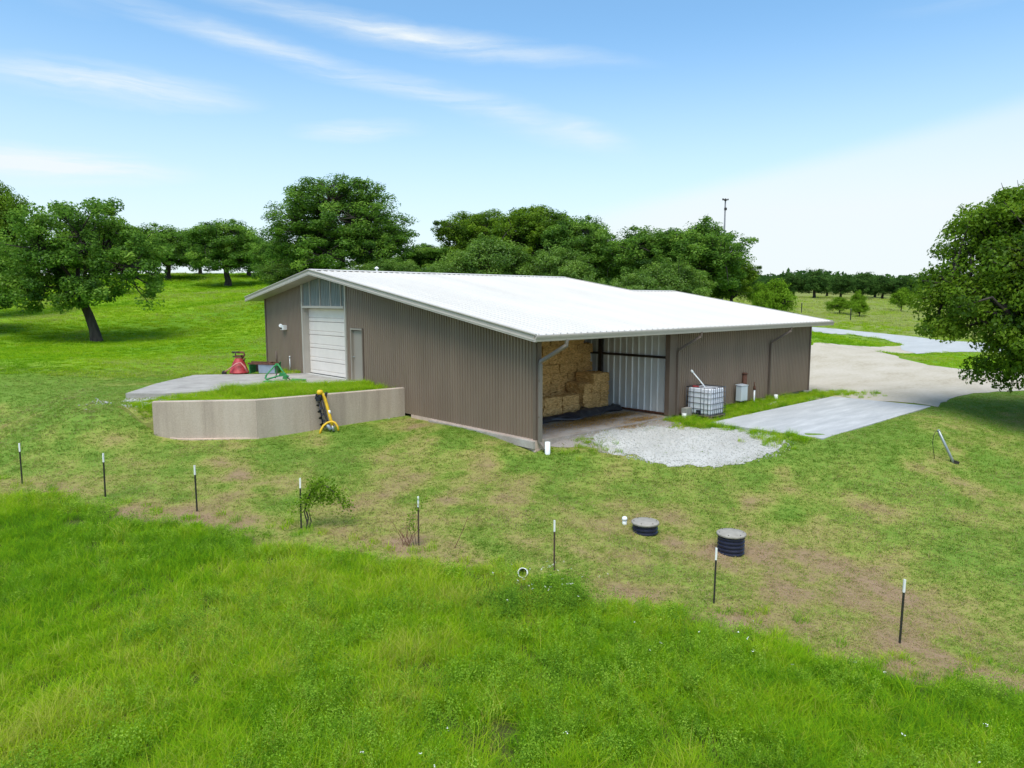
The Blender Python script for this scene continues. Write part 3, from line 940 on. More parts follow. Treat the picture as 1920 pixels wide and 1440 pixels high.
def sheet(name, o, u, n, a, b, zbot, ztop, pitch, depth, material, flat=.35, prof='trap', parent=barn, thick=.012, top_parent=None):
    """one corrugated sheet standing on the wall line o + u*t, outward normal n"""
    o = Vector(o); u = Vector(u); n = Vector(n)
    mb = MB()
    ts = []
    k0 = math.floor(a / pitch); t = k0 * pitch
    while t < b + pitch:
        if prof == 'trap':
            ts += [(t, 0), (t + pitch * .28, 0), (t + pitch * .40, depth), (t + pitch * .88, depth)]
        else:   # low pan with narrow high ribs
            ts += [(t, depth), (t + .035, depth), (t + .065, 0), (t + pitch - .03, 0)]
        t += pitch
    def dep(x):
        for (p, q) in zip(ts[:-1], ts[1:]):
            if p[0] <= x <= q[0]:
                return p[1] + (q[1] - p[1]) * (x - p[0]) / max(1e-9, q[0] - p[0])
        return 0
    g = .0015
    tt = [a + g] + [p[0] for p in ts if a + g < p[0] < b - g] + [b - g]
    zb = zbot if callable(zbot) else (lambda _t: zbot)
    zt = ztop if callable(ztop) else (lambda _t: ztop)
    fr = []; bk = []
    for t in tt:
        d = dep(t)
        fr.append((o + u * t + n * d, zb(t), zt(t)))
        bk.append((o + u * t - n * thick, zb(t), zt(t)))
    def V(q, top):
        return (q[0].x, q[0].y, q[2] if top else q[1])
    for i in range(len(tt) - 1):
        mb.poly([V(fr[i], 0), V(fr[i + 1], 0), V(fr[i + 1], 1), V(fr[i], 1)])
        mb.poly([V(bk[i + 1], 0), V(bk[i], 0), V(bk[i], 1), V(bk[i + 1], 1)])
        mb.poly([V(fr[i], 1), V(fr[i + 1], 1), V(bk[i + 1], 1), V(bk[i], 1)])
        mb.poly([V(fr[i + 1], 0), V(fr[i], 0), V(bk[i], 0), V(bk[i + 1], 0)])
    for i in (0, len(tt) - 1):
        mb.poly([V(fr[i], 0), V(fr[i], 1), V(bk[i], 1), V(bk[i], 0)])
    return mb.build(name, material, parent)


def run(a, b, w):
    n = max(1, int(math.ceil((b - a) / w - 1e-6)))
    e = [a + w * i for i in range(n)] + [b]
    if len(e) > 2 and e[-1] - e[-2] < .12:
        e.pop(-2)
    return list(zip(e[:-1], e[1:]))


soff = .20
wall_top = lambda y: roofz(y) - soff
# gable wall facing the terrace (x = 0, outward -x)
GO, GU, GN_ = (0, 0, 0), (0, 1, 0), (-1, 0, 0)
gb = lambda y: -.90
for a, b in run(.02, 9.86, .84):
    sheet('wall_panel', GO, GU, GN_, a, b, -.90 if a < 8.5 else -.15, wall_top, .14, .030, M['brown'])
sheet('wall_panel', GO, GU, GN_, 9.86, 10.83, 2.19, wall_top, .14, .022, M['brown'])
sheet('wall_panel', GO, GU, GN_, 10.83, 11.14, -.05, wall_top, .14, .022, M['brown'])
for a, b in run(15.10, 19.0, .84):
    sheet('wall_panel', GO, GU, GN_, a, b, -.10, wall_top, .14, .022, M['brown'])
# long wall (y = 0, outward -y), right of the open bay
LO, LU, LN = (0, 0, 0), (1, 0, 0), (0, -1, 0)
zl = roofz(0) - soff
for a, b in run(7.22, 18.03, .84):
    sheet('wall_panel', LO, LU, LN, a, b, -.92, zl, .14, .030, M['brown'])
# far walls
for a, b in run(.02, 8.1, .84):
    sheet('wall_panel', (X2, 0, 0), (0, 1, 0), (1, 0, 0), a, b, -.92, wall_top, .14, .022, M['brown'])
for a, b in run(8.1, W, .84):
    sheet('wall_panel', (X1, 0, 0), (0, 1, 0), (1, 0, 0), a, b, -.92, wall_top, .14, .022, M['brown'])
for a, b in run(0.02, X1, .84):
    sheet('wall_panel', (0, W, 0), (1, 0, 0), (0, 1, 0), a, b, -.4, wall_top(W), .14, .022, M['brown'])
for a, b in run(X1, X2, .84):
    sheet('wall_panel', (0, 7.5, 0), (1, 0, 0), (0, 1, 0), a, b, -.92, wall_top(7.5), .14, .022, M['brown'])
# bay: galvanized partition (x = 6.97) and the wall behind the hay
for a, b in run(.06, 5.4, .9):
    sheet('liner_panel', (6.97, 0, 0), (0, 1, 0), (-1, 0, 0), a, b, -.86, lambda y: roofz(y) - .25, .30, .035, M['galv'], prof='rib')
for a, b in run(.05, 6.95, .9):
    sheet('liner_panel', (0, 5.4, 0), (1, 0, 0), (0, -1, 0), a, b, -.9, roofz(5.4) - .25, .30, .035, M['galv'], prof='rib')
mb = MB()
mb.box((3.45, 2.66, -1.06), (7.2, 5.36, .22)); mb.build('bay_floor', M['bayfloor'], barn)
mb = MB()
mb.box((12.6, .28, -1.28), (11.0, .22, .58)); mb.build('foundation', M['conc'], barn)
mb = MB()
mb.prism([(-.03, .03, -1.5), (-.03, 6.6, -1.5), (-.03, 6.6, -.905), (-.03, .03, -.905)], (.28, 0, 0))
mb.box((.12, .06, -1.2), (.36, .17, .55))
mb.prism([(-.13, -.04, -1.36), (-.13, 2.1, -1.36), (-.05, 2.1, -1.10), (-.05, -.04, -1.22)], (.2, 0, 0))
mb.build('foundation', M['footing'], barn)
# small piers that show under the long wall
for x in (13.75, 17.85):
    mb = MB(); mb.box((x, -.10, -1.06), (.42, .22, .22)); mb.build('pier', M['cblock'], barn)
# sill angle under the partition, posts and girt of the bay
mb = MB()
mb.box((6.93, 2.72, -.885), (.10, 5.3, .06)); mb.build('sill_angle', M['rust'], barn)
mb = MB()
mb.box((6.90, 3.33, .75), (.14, .16, 3.35)); mb.build('bay_column', M['steel'], barn)
mb = MB()
mb.box((6.90, 2.6, 1.21), (.07, 5.2, .09)); mb.build('girt', M['steel'], barn)
mb = MB()
mb.box((6.86, .02, .62), (.24, .20, 3.1)); mb.build('corner_post', M['browntrim'], barn)
mb = MB()
mb.box((7.09, -.01, .64), (.20, .09, 3.14)); mb.build('corner_trim', M['browntrim'], barn)
mb = MB()
mb.box((.085, .0, .66), (.17, .10, 3.16)); mb.build('corner_trim', M['browntrim'], barn)
mb = MB()
mb.box((-.028, .04, .66), (.03, .12, 3.16)); mb.build('corner_trim', M['browntrim'], barn)
for (x, y) in ((X2 + .012, -.02), (-.025, W)):
    mb = MB(); mb.box((x, y, (-.95 + roofz(y) - soff) / 2), (.09, .09, roofz(y) - soff + .95)); mb.build('corner_trim', M['browntrim'], barn)

# garage door, set back in a pale frame
gd_top = 2.964
for y in (11.19, 15.05):
    mb = MB()
    mb.box((-.035, y, (gd_top + .55) / 2 if False else 1.62), (.10, .11, 3.30)); o = mb.build('door_jamb', M['trim'], barn)
for y in (11.255, 14.985):
    mb = MB(); mb.box((.12, y, 1.46), (.24, .02, 3.0)); mb.build('jamb_lining', M['trim'], barn)
for y in (11.19, 15.05):      # frame legs carry on up to the eave
    zt = roofz(y) - soff
    mb = MB(); mb.box((-.03, y, (3.275 + zt) / 2), (.085, .10, zt - 3.275)); mb.build('transom_post', M['trim'], barn)
mb = MB(); mb.box((-.045, 13.12, 3.02), (.13, 3.70, .10)); mb.build('door_header', M['trim'], barn)
mb = MB(); mb.box((.12, 13.12, 2.962), (.24, 3.70, .015)); mb.build('head_lining', M['trim'], barn)
gdoor = empty('garage_door', (.22, 13.13, 0)); gdoor.parent = barn
nsec = 5; hsec = 2.955 / nsec
for k in range(nsec):
    mb = MB()
    z0 = k * hsec + .003; z1 = (k + 1) * hsec - .003
    # section with a groove a third of the way up, as pressed steel doors have
    zs = [(z0, .03), (z0 + .018, 0), (z0 + hsec * .30 - .022, 0), (z0 + hsec * .30, .03), (z0 + hsec * .30 + .022, 0), (z1 - .018, 0), (z1, .03)]
    for (a, d0), (b, d1) in zip(zs[:-1], zs[1:]):
        mb.poly([(d0, -1.84, a), (d0, 1.84, a), (d1, 1.84, b), (d1, -1.84, b)])
    mb.poly([(.05, 1.84, z0), (.05, -1.84, z0), (.05, -1.84, z1), (.05, 1.84, z1)])
    mb.poly([(.012, -1.84, z0), (.05, -1.84, z0), (.05, 1.84, z0), (.012, 1.84, z0)])
    mb.poly([(.012, -1.84, z1), (.012, 1.84, z1), (.05, 1.84, z1), (.05, -1.84, z1)])
    for y in (-1.84, 1.84):
        mb.poly([(.012, y, z0), (.012, y, z1), (.05, y, z1), (.05, y, z0)])
    mb.build('door_section', M['doorwhite'], gdoor)
mb = MB(); mb.box((0, 0, .02), (.03, 3.66, .035)); mb.build('bottom_seal', M['black'], gdoor)
mb = MB(); mb.box((.16, 13.1, -.02), (.36, 3.9, .05)); mb.build('door_sill', M['conc'], barn)

# transom of pale ribbed light panels with battens
ty = [11.24, 11.60, 12.47, 13.40, 14.33, 14.99]
for a, b in zip(ty[:-1], ty[1:]):
    sheet('light_panel', (.02, 0, 0), GU, GN_, a, b, 3.07, lambda y: roofz(y) - soff, .15, .022, M['translucent'])
for y in ty[1:-1]:
    mb = MB(); zt = roofz(y) - soff; mb.box((-.016, y, (3.07 + zt) / 2), (.05, .05, zt - 3.07)); mb.build('batten', M['trim'], barn)

# walk-in door
dr = empty('man_door', (.06, 10.34, 0)); dr.parent = barn
mb = MB(); mb.box((0, 0, 1.05), (.05, .83, 2.06)); leaf = mb.build('door_leaf', M['doortan'], dr)
mb = MB(); mb.lathe([(.028, 0), (.028, .012), (.012, .014), (.012, .04), (.03, .05), (.03, .075), (.015, .085)], (-.03, .34, 1.0), 12, rot=(0, -math.pi / 2, 0)); mb.build('door_knob', M['pole'], dr)
for y in (-.455, .455):
    mb = MB(); mb.box((-.05, y, 1.09), (.16, .07, 2.19)); mb.build('door_frame', M['browntrim'] if y < 0 else M['doortan'], dr)
mb = MB(); mb.box((-.05, 0, 2.145), (.16, .84, .07)); mb.build('door_frame', M['doortan'], dr)
mb = MB(); mb.box((-.25, 10.34, -.06), (.6, 1.1, .10)); mb.build('door_step', M['conc'], barn)

# roof: one sheet per panel, ribs every 0.3 m
def roof_sheet(x0, x1, ya, yb, name='roof_panel'):
    mb = MB()
    xs = [(x0, 0)]
    k = math.floor(x0 / .3)
    t = k * .3
    while t < x1 + .3:
        for (dx, h) in ((0, .0), (.03, .032), (.055, .032), (.085, 0)):
            if x0 + .001 < t + dx < x1 - .001:
                xs.append((t + dx, h))
        t += .3
    xs.append((x1, 0))
    za, zb = roofz(ya), roofz(yb)
    for (p, q) in zip(xs[:-1], xs[1:]):
        mb.poly([(p[0], ya, za + p[1]), (q[0], ya, za + q[1]), (q[0], yb, zb + q[1]), (p[0], yb, zb + p[1])])
        mb.poly([(q[0], ya, za - .04), (p[0], ya, za - .04), (p[0], yb, zb - .04), (q[0], yb, zb - .04)])
        mb.poly([(p[0], ya, za - .04), (q[0], ya, za - .04), (q[0], ya, za + q[1]), (p[0], ya, za + p[1])])
        mb.poly([(q[0], yb, zb - .04), (p[0], yb, zb - .04), (p[0], yb, zb + p[1]), (q[0], yb, zb + q[1])])
    for x in (x0, x1):
        mb.poly([(x, ya, za - .04), (x, ya, za), (x, yb, zb), (x, yb, zb - .04)])
    return mb.build(name, M['roof'], barn)


for a, b in run(-OV, XR1, .9):
    roof_sheet(a + .001, b - .001, -PV, YR)
    roof_sheet(a + .001, b - .001, YR + .002, W + PV)
for a, b in run(XR1, XR2, .9):
    roof_sheet(a + .001, b - .001, -PV, Y2)
# ridge cap standing on the ribs
mb = MB()
for sgn in (-1, 1):
    y0, y1 = YR, YR + sgn * .24
    z0, z1 = ZR + .052, roofz(y1) + .044
    mb.prism([(-OV - .01, y0, z0), (-OV - .01, y1, z1), (-OV - .01, y1, z1 - .010), (-OV - .01, y0, z0 - .010)], (XR1 + OV + .02, 0, 0))
mb.build('ridge_cap', M['roof'], barn)
mb = MB()
mb.prism([(XR1, Y2 + .03, roofz(Y2) + .046), (XR1, Y2 - .22, roofz(Y2 - .22) + .042), (XR1, Y2 - .22, roofz(Y2 - .22) + .034), (XR1, Y2 + .03, roofz(Y2) - .12), (XR1, Y2 + .04, roofz(Y2) - .12)], (XR2 - XR1, 0, 0))
mb.build('ridge_cap', M['roof'], barn)


# rake trim: stepped profile swept along the slope
def rake(x, out, ya, yb, name='rake_trim'):
    """out = -1 or +1: side the trim faces; profile in (outward, up)"""
    prof = [(0, .045), (.075, .045), (.085, .03), (.075, .0), (.045, -.02), (.045, -.105), (.06, -.115), (.065, -.145), (.055, -.16), (.055, -.195), (.0, -.195)]
    mb = MB()
    A = [(x + out * p, ya, roofz(ya) + q) for p, q in prof]; B = [(x + out * p, yb, roofz(yb) + q) for p, q in prof]
    n = len(prof)
    for i in range(n):
        j = (i + 1) % n
        mb.poly([A[i], A[j], B[j], B[i]])
    mb.poly(A); mb.poly(list(reversed(B)))
    return mb.build(name, M['trim'], barn)


rake(-OV, -1, -PV - .06, YR); rake(-OV, -1, YR, W + PV + .05)
rake(XR1, 1, Y2 + .05, YR); rake(XR1, 1, YR, W + PV)
rake(XR2, 1, -PV - .06, Y2)


def gutter(xa, xb, y, out, name='gutter'):
    z = roofz(y)
    prof = [(0, -.01), (.012, -.01), (.015, -.10), (.075, -.10), (.105, -.045), (.105, -.015), (.12, -.012), (.125, -.03), (.115, -.075), (.09, -.13), (.085, -.175), (.07, -.19), (0, -.19)]
    mb = MB()
    A = [(xa, y + out * p, z + q) for p, q in prof]; B = [(xb, y + out * p, z + q) for p, q in prof]
    n = len(prof)
    for i in range(n):
        j = (i + 1) % n
        mb.poly([A[i], A[j], B[j], B[i]])
    mb.poly(A); mb.poly(list(reversed(B)))
    return mb.build(name, M['trim'], barn)


gutter(-OV - .08, XR2 + .08, -PV, -1); gutter(-OV, XR1, W + PV, 1)
# soffits
mb = MB()
for ya, yb in ((-PV, YR), (YR, W + PV)):
    za, zb = roofz(ya) - .195, roofz(yb) - .195
    mb.poly([(-OV, ya, za), (-OV, yb, zb), (.0, yb, zb), (.0, ya, za)]); mb.poly([(-OV, ya, za + .01), (.0, ya, za + .01), (.0, yb, zb + .01), (-OV, yb, zb + .01)])
mb.build('soffit', M['soffit'], barn, fix=False)
mb = MB()
za = roofz(-PV) - .192; zb = roofz(0) - .192
mb.poly([(0, -PV, za), (0, .08, zb), (XR2, .08, zb), (XR2, -PV, za)]); mb.poly([(0, -PV, za + .01), (XR2, -PV, za + .01), (XR2, .08, zb + .01), (0, .08, zb + .01)])
zc, zd = roofz(W) - .195, roofz(W + PV) - .195
mb.poly([(0, W, zc), (0, W + PV, zd), (XR1, W + PV, zd), (XR1, W, zc)])
mb.poly([(X2, 0, zb), (X2, Y2, roofz(Y2) - .195), (XR2, Y2, roofz(Y2) - .195), (XR2, -PV, za)])
mb.poly([(XR1 - .7, Y2, roofz(Y2) - .195), (XR1 - .7, YR, ZR - .195), (XR1, YR, ZR - .195), (XR1, Y2, roofz(Y2) - .195)])
mb.build('soffit', M['soffit'], barn, fix=False)
# purlins seen inside the bay
for y in (1.3, 2.6, 3.9):
    mb = MB(); mb.box((3.5, y, roofz(y) - .15), (6.9, .07, .18)); mb.build('purlin', M['steel'], barn)

# ridge vent pipe
mb = MB()
mb.tube([(2.9, YR + .5, ZR - .1), (2.9, YR + .5, ZR + .20)], .045, 10)
mb.lathe([(.10, 0), (.11, .03), (.02, .10)], (2.9, YR + .5, ZR + .17), 12); mb.build('vent_pipe', M['white'], barn)

# downspouts: outlet, slanted offset and straight drop, with a kicked shoe
for (x, bot) in ((.02, -.98), (7.20, -.93), (14.16, -.88)):
    mb = MB()
    w, d = .115, .085
    pts = [Vector((x + .52, -.72, 2.16)), Vector((x + .52, -.72, 1.98)), Vector((x + .06, -.10, 1.48)), Vector((x + .06, -.085, 1.36)), Vector((x + .06, -.085, bot)), Vector((x + .10, -.26, bot - .20))]
    ax = Vector((1, 0, 0))
    rings = []
    for i, p_ in enumerate(pts):
        t = (pts[min(i + 1, len(pts) - 1)] - pts[max(i - 1, 0)]).normalized()
        b_ = t.cross(Vector((0, 0, 1)) if abs(t.z) < .5 else ax).normalized()
        if abs(t.z) > .5:
            a_ = (ax - t * ax.dot(t)).normalized()
        else:
            a_ = (ax - t * ax.dot(t)).normalized()
        b_ = t.cross(a_).normalized()
        rings.append([p_ + a_ * sx * w / 2 + b_ * sy * d / 2 for sx, sy in ((-1, -1), (1, -1), (1, 1), (-1, 1))])
    for r0, r1 in zip(rings[:-1], rings[1:]):
        for i in range(4):
            mb.poly([r0[i], r0[(i + 1) % 4], r1[(i + 1) % 4], r1[i]])
    mb.poly(rings[0]); mb.poly(list(reversed(rings[-1])))
    ds = mb.build('downspout', M['browntrim'] if x > 1 else mat('downspout_brown', (.21, .18, .155), .45, 0, .05, 3), barn)
    for z in (.9, -.2):
        mb = MB(); mb.box((x + .06, -.07, z), (.135, .105, .03)); mb.build('strap', M['browntrim'], ds)

# security light on the gable wall
sl_ = empty('flood_light', (0, 17.06, 2.02)); sl_.parent = barn
mb = MB(); mb.box((-.10, -.16, .02), (.20, .32, .22)); mb.box((-.03, 0, 0), (.06, .30, .16)); mb.build('lamp_housing', M['white'], sl_)
mb = MB(); mb.lathe([(.035, 0), (.075, .10), (.085, .17), (.08, .18)], (-.06, .12, .05), 12, rot=(0, -1.2, .7)); mb.build('lamp_head', M['white'], sl_)
mb = MB(); mb.lathe([(.035, 0), (.05, .03), (.03, .05)], (-.21, -.14, -.02), 10, rot=(0, -1.57, 0)); mb.build('sensor_eye', M['black'], sl_)
# conduits on the gable wall
mb = MB(); mb.tube([(-.05, 16.5, -.1), (-.05, 16.5, .62)], .022, 8); mb.lathe([(.035, 0), (.035, .09)], (-.05, 16.5, .62), 10); mb.build('wall_standpipe', M['galv'], barn)
mb = MB(); mb.tube([(-.05, 17.95, .1), (-.05, 17.95, .85)], .03, 8); mb.build('wall_conduit', M['browntrim'], barn)

# ------------------------------------------------------------------ hay in the bay
def bale_mesh(seed, L=.962, Wd=.468, H=.366):
    r = np.random.default_rng(seed)
    mb = MB()
    nx, ny, nz = 7, 4, 4
    def P(i, j, k):
        x, y, z = (i / nx - .5) * L, (j / ny - .5) * Wd, (k / nz - .5) * H
        ex = 1 - .03 * ((2 * k / nz - 1) ** 2 + (2 * j / ny - 1) ** 2); ey = 1 - .05 * ((2 * k / nz - 1) ** 4)
        s = np.array([x * ex, y * ey, z])
        # two twine grooves pull the bale in
        g = .012 * (math.exp(-((y - .11) / .03) ** 2) + math.exp(-((y + .11) / .03) ** 2))
        if k in (0, nz): s[2] *= 1 - g / H * 2
        return s
    cache = {}
    def V(i, j, k):
        if (i, j, k) not in cache:
            p_ = P(i, j, k) + r.normal(0, .013, 3)
            cache[(i, j, k)] = len(mb.v); mb.v.append(tuple(p_))
        return cache[(i, j, k)]
    def q(a, b, c, d):
        mb.f.append((a, b, c, d)); mb.m.append(0); mb.sm.append(False)
    for i in range(nx):
        for j in range(ny):
            q(V(i, j, 0), V(i, j + 1, 0), V(i + 1, j + 1, 0), V(i + 1, j, 0)); q(V(i, j, nz), V(i + 1, j, nz), V(i + 1, j + 1, nz), V(i, j + 1, nz))
    for i in range(nx):
        for k in range(nz):
            q(V(i, 0, k), V(i + 1, 0, k), V(i + 1, 0, k + 1), V(i, 0, k + 1)); q(V(i, ny, k), V(i, ny, k + 1), V(i + 1, ny, k + 1), V(i + 1, ny, k))
    for j in range(ny):
        for k in range(nz):
            q(V(0, j, k), V(0, j, k + 1), V(0, j + 1, k + 1), V(0, j + 1, k)); q(V(nx, j, k), V(nx, j + 1, k), V(nx, j + 1, k + 1), V(nx, j, k + 1))
    # stray stems that stand off the faces
    for n_ in range(230):
        f_ = r.integers(0, 4)
        c = np.array([r.uniform(-.5, .5) * L, r.uniform(-.5, .5) * Wd, r.uniform(-.5, .5) * H])
        if f_ == 0: c[1] = -Wd / 2
        elif f_ == 1: c[0] = -L / 2
        elif f_ == 2: c[2] = H / 2
        else: c[1] = -Wd / 2
        d = r.normal(0, 1, 3); d /= np.linalg.norm(d); d *= r.uniform(.03, .08)
        w = r.normal(0, .004, 3)
        mb.poly([c - d - w, c - d + w, c + d * .9 + (0, -.012 * (f_ in (0, 3)), .01 * (f_ == 2))])
    return mb.mesh('hay_bale', M['hay'])


BALES = [bale_mesh(i) for i in range(4)]
nb = 0


def bale(x, y, z, along_y=False, label='', group=None, jit=.012):
    global nb
    o = link('hay_bale', BALES[nb % 4]); nb += 1
    o.location = (x + random.uniform(-jit, jit), y + random.uniform(-jit * 2.2, jit * 2.2), z + .18)
    o.rotation_euler = (random.uniform(-.02, .02), random.uniform(-.015, .015), (math.pi / 2 if along_y else 0) + random.uniform(-.03, .03))
    tag(o, label, 'hay bale', group)


HB = .362
ORD = ['lowest', 'second', 'third', 'fourth', 'fifth', 'sixth', 'seventh', 'top']
NTH = ['first', 'second', 'third', 'fourth', 'fifth', 'sixth', 'seventh', 'eighth', 'ninth', 'tenth', 'eleventh', 'twelfth', 'thirteenth', 'fourteenth']
for k in range(8):
    z = -.945 + k * HB
    y = 3.86 + .02 * (k % 3)
    end_on = k % 3 == 2
    x0 = .30 if end_on else (.52 if k % 2 == 0 else .95)
    for i in range(14 if end_on else 7 - k % 2):
        lab = 'tan hay bale laid %s, %s layer of the tall stack, %s from the near corner' % ('end-on' if end_on else 'lengthwise', ORD[k], NTH[i])
        bale(x0 + (.47 if end_on else .965) * i, y + (.24 if end_on else 0), z, end_on, lab, 'hay bales stacked in the open bay')
for k in range(2):
    for i in range(5):
        bale(.62 + .965 * i + .05 * k, 2.92 + .05 * k, -.945 + k * HB, False,
             'hay bale in the %s layer of the low front row, %s from the near corner' % (['lower', 'upper'][k], NTH[i]), 'hay bales stacked in the open bay')
for k in range(3):
    xs_k = [5.42, 5.89, 6.36] if k == 2 else [5.42, 5.89, 6.36]
    for i, x in enumerate(xs_k):
        bale(x, 3.12, -.945 + k * HB, True, 'end-on hay bale, %s layer of the stepped stack, %s the ribbed partition' % (['floor', 'second', 'third'][k], ['two away from', 'one away from', 'against'][i]), 'hay bales stacked in the open bay')
bale(5.90, 3.08, -.945 + 3 * HB, True, 'topmost hay bale of the stepped stack, its long dark side in view', 'hay bales stacked in the open bay')
bale(6.38, 3.10, -.945 + 3 * HB, True, 'topmost hay bale of the stepped stack, against the ribbed partition', 'hay bales stacked in the open bay')

# black plastic tarp crumpled along the foot of the hay
nx, ny = 70, 12
V = []; Fq = []
rr = np.random.default_rng(5)
for i in range(nx + 1):
    t = i / nx
    cx_ = .2 + 6.55 * t
    cyy = 2.36 - .30 * math.sin(t * 3.0) + .06 * math.sin(t * 19) + .28 * t * t * 0
    wd = .27 + .10 * math.sin(t * 11 + 1) + .07 * math.sin(t * 27)
    for j in range(ny + 1):
        s = j / ny - .5
        hgt_ = max(0, 1 - (2 * s) ** 2) * (.13 + .12 * vnoise(t * 9, s * 2, .5, 3) + .10 * max(0, vnoise(t * 6, .3, .6, 8) - .45)) + .05 * vnoise(t * 30, s * 6, 1, 4)
        if .66 < t < .70: hgt_ += .16 * math.exp(-((s - .3) / .2) ** 2)
        V.append((cx_ + .10 * (vnoise(t * 22, s * 4, 1, 6) - .5), cyy + s * 2 * wd + .08 * (vnoise(t * 18, s * 3, 1, 7) - .5), -.945 + float(hgt_)))
for i in range(nx):
    for j in range(ny):
        a = i * (ny + 1) + j
        Fq.append((a, a + ny + 1, a + ny + 2, a + 1))
o = link('plastic_tarp', np_mesh('plastic_tarp', np.array(V, float), np.array(Fq), M['tarp']))
sol = o.modifiers.new('thickness', 'SOLIDIFY'); sol.thickness = .006
tag(o, 'crumpled black plastic tarp lying along the foot of the hay', 'tarp')

# loose hay strewn over the floor
rr = np.random.default_rng(9)
V = []; Fq = []; tt = []
for (cx_, cyy, sx, sy, n_) in [(4.2, 1.45, .9, .22, 2600), (5.5, 1.45, .55, .2, 1800), (2.6, 1.3, 1.0, .28, 900), (3.6, .9, 1.1, .30, 1500), (5.6, .25, .45, .18, 900), (4.3, -.2, .4, .2, 500), (6.4, .9, .25, .7, 260)]:
    for _ in range(n_):
        x, y = cx_ + rr.normal(0, sx), cyy + rr.normal(0, sy)
        if x < .25 or x > 6.8: continue
        a = rr.uniform(0, math.pi); L = rr.uniform(.03, .09); z = (-.945 if y > 0.0 else hz(x, y) + .01) + rr.uniform(.002, .03)
        dx, dy = math.cos(a) * L, math.sin(a) * L; wx, wy = -math.sin(a) * .009, math.cos(a) * .009
        b = len(V)
        V += [(x - dx - wx, y - dy - wy, z), (x + dx, y + dy, z + rr.uniform(-.01, .02)), (x - dx + wx, y - dy + wy, z + .004)]
        Fq.append((b, b + 1, b + 2)); t_ = rr.uniform(0, 1); tt += [t_] * 3
o = link('loose_hay', np_mesh('loose_hay', np.array(V), np.array(Fq), M['straw'], attrs={'tint': tt}))
tag(o, 'loose golden hay strewn over the bay floor', kind='stuff')

# ------------------------------------------------------------------ tote tank beside the wall
tx0, ty0, tz0 = 7.72, -1.22, hz(7.9, -.8) + .01
tote = empty('tote_tank', (tx0, ty0, tz0), 0, 'white caged liquid tote with a red cap beside the corner post', 'tank')
mb = MB()
for y in (.05, .52, 1.0):
    mb.box((.5, y, .03), (1.0, .10, .03))
for x in (.06, .5, .94):
    for y in (.05, .52, 1.0):
        mb.box((x, y, .075), (.10, .10, .06))
mb.box((.5, .525, .115), (1.0, 1.08, .022)); mb.build('pallet', M['wood'], tote)
mb = MB(); mb.box((.5, .53, .64), (.93, 1.0, .98)); tb = mb.build('tank_bottle', M['hdpe'], tote)
bv = tb.modifiers.new('round', 'BEVEL'); bv.width = .085; bv.segments = 4
for pl_ in tb.data.polygons: pl_.use_smooth = True
mb = MB()
r_ = .011
X0, X1_, Y0, Y1_ = .01, .99, .01, 1.05
for z in (.15, .36, .57, .78, .97, 1.15):
    mb.tube([(X0, Y0, z), (X1_, Y0, z), (X1_, Y1_, z), (X0, Y1_, z), (X0, Y0, z)], r_ if z < 1.1 else .015, 6)
for x in (.01, .17, .30, .43, .57, .70, .83, .99):
    for y in (Y0, Y1_):
        mb.tube([(x, y, .12), (x, y, 1.15)], r_, 6)
for y in (.14, .30, .44, .74, .90):
    for x in (X0, X1_):
        mb.tube([(x, y, .12), (x, y, 1.15)], r_, 6)
for x in (.33, .66):
    mb.tube([(x, Y0, 1.16), (x, Y1_, 1.16)], .013, 6)
mb.build('cage', M['cage'], tote)
mb = MB(); mb.lathe([(.12, 0), (.125, .035), (.10, .05), (.02, .052)], (.22, .80, 1.13), 20); mb.build('fill_cap', M['red'], tote)
mb = MB(); mb.box((.02, .52, .24), (.05, .18, .14)); mb.tube([(.0, .52, .22), (-.10, .52, .20)], .035, 10); mb.build('drain_valve', M['black'], tote)
o = empty('pvc_pipe', (8.05, -.75, tz0 + 1.15), 0, 'white plastic pipe sticking slantwise out of the tote top', 'pipe')
mb = MB(); mb.tube([(0, 0, 0), (-.24, .40, .55)], .026, 10); mb.build('pipe_body', M['pvc'], o)
mb = MB(); mb.tube([(-.232, .385, .53), (-.27, .45, .615)], .042, 10); mb.build('coupling', M['pvc'], o)
mb = MB(); mb.box((7.52, -.33, hz(7.5, -.3) + .17), (.40, .20, .42), (0, 0, .05)); o = mb.build('concrete_block', M['cblock']); tag(o, 'small grey concrete block standing between the tote and the drain', 'block')

# electrical box on legs, pipes beside it
e0 = empty('electrical_box', (11.5, -.30, -1.10), 0, 'pale grey metal box on two legs by the long wall', 'electrical box')
mb = MB(); mb.box((0, 0, .62), (.50, .26, .62)); b_ = mb.build('cabinet', M['boxgrey'], e0); bv = b_.modifiers.new('r', 'BEVEL'); bv.width = .015
mb = MB(); mb.box((-.012, -.136, .61), (.43, .012, .54)); mb.build('door', M['boxgrey'], e0)
mb = MB(); mb.prism([(-.27, -.15, .93), (.27, -.15, .93), (.27, .15, .965), (-.27, .15, .965)], (0, 0, .02)); mb.build('lid', M['boxgrey'], e0)
for x in (-.16, .16):
    mb = MB(); mb.box((x, 0, .13), (.05, .05, .38)); mb.build('leg', M['steel'], e0)
o = empty('rusty_pipe', (12.02, -.12, -1.1), 0, 'stout rusty pipe standing by the wall behind the grey box', 'pipe')
mb = MB(); mb.tube([(0, 0, 0), (0, 0, 1.36)], .095, 14); mb.build('pipe_body', M['rust'], o)
mb = MB(); mb.lathe([(.11, 0), (.11, .06), (.06, .08)], (0, 0, 1.34), 14); mb.build('pipe_cap', M['rust'], o)
o = empty('hydrant', (12.45, -.34, -1.1), 0, 'thin white-stemmed yard hydrant with a rusty head beside the grey box', 'hydrant')
mb = MB(); mb.tube([(0, 0, 0), (0, 0, .68)], .035, 10); mb.build('stem', M['pvc'], o)
